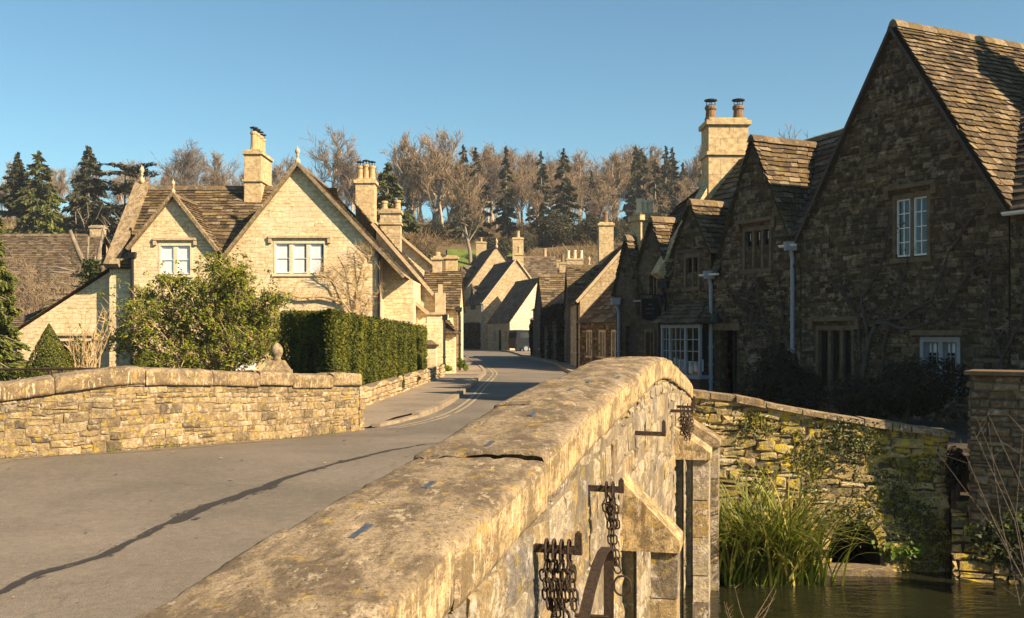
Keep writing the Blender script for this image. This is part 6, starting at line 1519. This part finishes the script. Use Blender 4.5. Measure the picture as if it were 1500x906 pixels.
# wall climbers on the shaded cottages
def climber(label, sb, strokes, seed, tw=16, leaf=0):
    g = random.Random(seed); t = thing('wall_climber', label, 'climber', tuple(rl(sb, -.06, 0))); m = MB()
    for pts, r in strokes:
        P_ = [rl(s, -.06-.02*g.random(), z) for s, z in pts]; fine = [P_[0]]
        for k in range(len(P_)-1):
            for j in range(1, 4): fine.append(P_[k].lerp(P_[k+1], j/3)+V((g.uniform(-.03, .03),)*2+(g.uniform(-.04, .04),)))
        m.tube(fine, [lerp(r, r*.3, k/len(fine)) for k in range(len(fine))], 5, caps=False)
        for _ in range(tw*len(pts)):
            k = g.randrange(1, len(fine)); p = fine[k]; q = p+RA*g.uniform(-.4, .4)+Z*g.uniform(-.2, .5)-RC*g.uniform(-.02, .1); m.tube((p, p.lerp(q, .5)+Z*.04, q), [.008, .006, .003], 3, caps=False)
    m.build('stem', M['vine'], t, uv=False)
    if leaf:
        l = MB()
        for pts, r in strokes:
            for _ in range(leaf): k = g.randrange(len(pts)-1); f = g.random(); l.leaf(rl(lerp(pts[k][0], pts[k+1][0], f)+g.gauss(0, .22), -.08, lerp(pts[k][1], pts[k+1][1], f)+g.gauss(0, .2)), .07)
        l.build('foliage', M['darkbush'], t, uv=False)
climber('leafless old wisteria snaking up the tall gable wall right of the mullioned window', .6, [([(.9, 0), (.8, 1.2), (.5, 1.9), (-.2, 2.0), (-.9, 2.3), (-1.3, 3.2), (-1.9, 3.9)], .06), ([(.9, .4), (.7, 1.5), (.9, 2.4), (.4, 3.0), (.2, 3.8)], .045), ([(.5, 1.9), (-.4, 1.75), (-1.2, 2.0), (-1.8, 2.8), (-2.4, 3.1)], .04), ([(.9, .5), (1.0, 2.0), (1.5, 2.6), (1.9, 2.9)], .035), ([(.4, .3), (.3, 1.4), (-.1, 2.5), (-.3, 3.0)], .035)], 3, 14, 120)
climber('thin bare climber right of the white-framed lower window by the gutter', -2.6, [([(-2.4, .2), (-2.5, 1.2), (-2.9, 1.9), (-3.0, 2.8), (-3.3, 3.4)], .04), ([(-2.5, 1.2), (-2.2, 2.0), (-2.3, 3.0)], .03), ([(-2.9, 1.9), (-3.4, 2.4)], .025)], 5, 10, 60)
climber('bare rose stems around the downpipe beneath the smaller gable window', 3.6, [([(3.4, .3), (3.5, 1.2), (4.0, 1.9), (4.6, 2.4), (5.2, 2.6)], .03), ([(3.5, 1.2), (3.3, 2.1), (3.5, 3.0)], .025), ([(4.0, 1.9), (4.9, 1.95)], .02), ([(3.8, 1.6), (4.2, 2.6), (4.3, 3.0)], .02)], 7, 12, 110)
iv = thing('wall_ivy', 'dark ivy mass hanging on the cottage wall where the street narrows', 'ivy', (2.6, 68, 0)); m = MB()
for (sc_, zc, ss, sz, n_) in ((.6, 1.2, .5, .7, 1100), (1.2, 3.0, .9, .25, 900), (2.8, 3.1, .8, .22, 700), (4.9, 1.0, .35, .6, 600), (5.4, 2.8, 1.2, .3, 900), (8.6, 1.6, .3, .9, 800)):
    for k in range(n_): m.leaf(F0+FA*max(.05, R.gauss(sc_, ss))-FC*U(.02, .18)+Z*min(3.4, max(.05, R.gauss(zc, sz))), .17)
for k in range(1800): m.leaf(E0+EA*(10.6+R.gauss(0, .4))-EC*U(.02, .3)+Z*U(.1, 3.3), .2)
m.build('foliage', M['darkbush'], iv, uv=False)
iv = thing('wall_ivy', 'dark creeper covering the shaded front of the long-gabled house on the bend', 'ivy', (-4.5, 114, 0)); m = MB()
for k in range(3500): m.leaf(V((-3.08, 110, 0))+HA*U(1.0, 7.5)-HC*U(.02, .4)+Z*U(.1, 2.9), .28)
m.build('foliage', M['darkbush'], iv, uv=False)
cw = bush('wall_plant', 'dark shrub standing in the gap at the end of the ivy-stained cottage', (1.5, 73.9, 0), .3, .5, 1.6, 2600, .22, 'darkbush', seed=60, lob=8)

# sedge clump by the river wall
sd = thing('sedge_clump', 'large arching clump of sedge at the waterline before the river wall', 'plant', (3.5, 13.6, -1.6)); m = MB(); g = random.Random(15)
for k in range(850):
    a = g.uniform(0, 6.283); b0 = V((3.32+g.gauss(0, .33), 13.62+g.uniform(-.32, .12), -1.62)); L = g.uniform(.7, 1.75); d = V((math.cos(a)*g.uniform(.05, .5), math.sin(a)*g.uniform(.05, .4)-.1, 1)).normalized()
    w = g.uniform(.011, .021); pts = [b0]; n_ = 7
    for j in range(n_): d = (d+V((d.x*.14, d.y*.14, -.06-.045*j*g.uniform(.2, 1.5)))).normalized(); pts.append(pts[-1]+d*L/n_)
    sdv = V((-math.sin(a), math.cos(a), 0)); r = g.random()
    for j in range(n_):
        w0, w1 = w*(1-j/n_)**.6, w*(1-(j+1)/n_)**.6; m.face((pts[j]-sdv*w0, pts[j]+sdv*w0, pts[j+1]+sdv*w1, pts[j+1]-sdv*w1), r)
m.build('blade', M['sedge'], sd, uv=False); sd.children[0]['kind'] = 'stuff'
def wall_tuft(label, u, z, ru, rz, n, seed, mat='ivy', size=.042):
    g = random.Random(seed); t = thing('ivy_patch', label, 'ivy', tuple(wp(u, z))); m = MB()
    for _ in range(n): a, b = g.gauss(0, ru), g.gauss(0, rz); m.leaf(wp(min(max(u+a, .02), WL), min(z+b, tab(RZ, min(max(u+a, 0), WL))+.02))+wn_*g.uniform(.03, .13), size*g.uniform(.6, 1.3), .6, wn_)
    m.build('foliage', M[mat], t, uv=False); return t
wall_tuft('ivy trailing over the top of the lichened river wall near its right end', 2.15, .12, .25, .22, 900, 1); wall_tuft('mossy leaf tuft above the culvert arch', 2.25, -.82, .16, .16, 420, 2); wall_tuft('small sprig in the left part of the river wall', .75, .35, .06, .06, 90, 3)
wall_tuft('ivy beside the bridge end at the corner of the river wall', .15, -.25, .09, .38, 700, 4); wall_tuft('green growth low on the river wall right of the culvert', 2.95, -.85, .22, .3, 700, 5); wall_tuft('pale leafy tuft at the waterline right of the culvert', 2.85, -1.32, .14, .05, 120, 6, 'weed', .09)
bush('bank_plant_and_gap_shade', 'black mass added for the shade in the gap between river wall and garden pier', (6.12, 14.15, -.75), .16, .2, .5, 1500, .06, 'darkbush', seed=72, lob=8)  # dark leaves added to stand for the black shade in this gap
bush('bank_plant_and_gap_shade', 'dark leafy growth on the bank below the garden pier', (6.3, 12.75, -1.3), .7, .35, .45, 2200, .08, 'ivy', seed=71, lob=8)
# leafless shrubs close to the water
twiggy('bare_shrub', 'reddish leafless twigs before the garden pier at the right edge', (5.65, 11.0, -1.3), 17, 2.1, .75, 'twigdark', .005, seed=11, side=9, leanx=-.15)
twiggy('dry_weed', 'dry hooked weed stems rising from the river beside the bridge post', (2.55, 11.3, -1.72), 7, .62, .35, 'twig', .005, seed=12, side=6, leanx=.2)

# last leaves and grit lying on the road, thickest along the wall foot
m = MB(); g = random.Random(88)
for k in range(1500):
    if k < 1000: u = g.uniform(2.5, LP-.1); q = pp(u)+pn(u)*abs(g.gauss(.07, .09))
    else: Y = g.uniform(5.5, 24); q = V((lerp(tab(LE, Y)+.1, tab(RE, Y), g.random()**1.6), Y, 0))
    s_ = g.uniform(.004, .016) if k < 1400 else g.uniform(.02, .04); a = g.uniform(0, 6.28); z = hump(q.y)+.009
    d, e = V((math.cos(a), math.sin(a), 0))*s_, V((-math.sin(a), math.cos(a), 0))*s_*.6
    m.face((q-d+Z*z, q+e+Z*(z+s_*.3), q+d+Z*z, q-e+Z*(z+s_*.15)), g.random())
tag(m.build('leaf_litter', leaf_mat('dry_leaf_litter', [(0, (.07, .05, .03)), (.6, (.2, .13, .05)), (1, (.36, .28, .15))], .1, .9), uv=False), 'dry leaves and grit scattered along the wall foot', 'leaf litter', kind='stuff')
# soft winter air down the valley
m = MB(); m.abox(-150, 150, -20, 265, -2.7, 46)
k = NT('valley_haze'); k.t.nodes.remove(k.b); vol = k.n('ShaderNodeVolumePrincipled'); vol.inputs['Color'].default_value = (.85, .9, 1, 1); vol.inputs['Density'].default_value = .0003; vol.inputs['Anisotropy'].default_value = .2
k.l(vol.outputs[0], k.out.inputs['Volume']); tag(m.build('haze', k.m, uv=False), 'thin pale haze filling the valley', 'haze', kind='stuff')
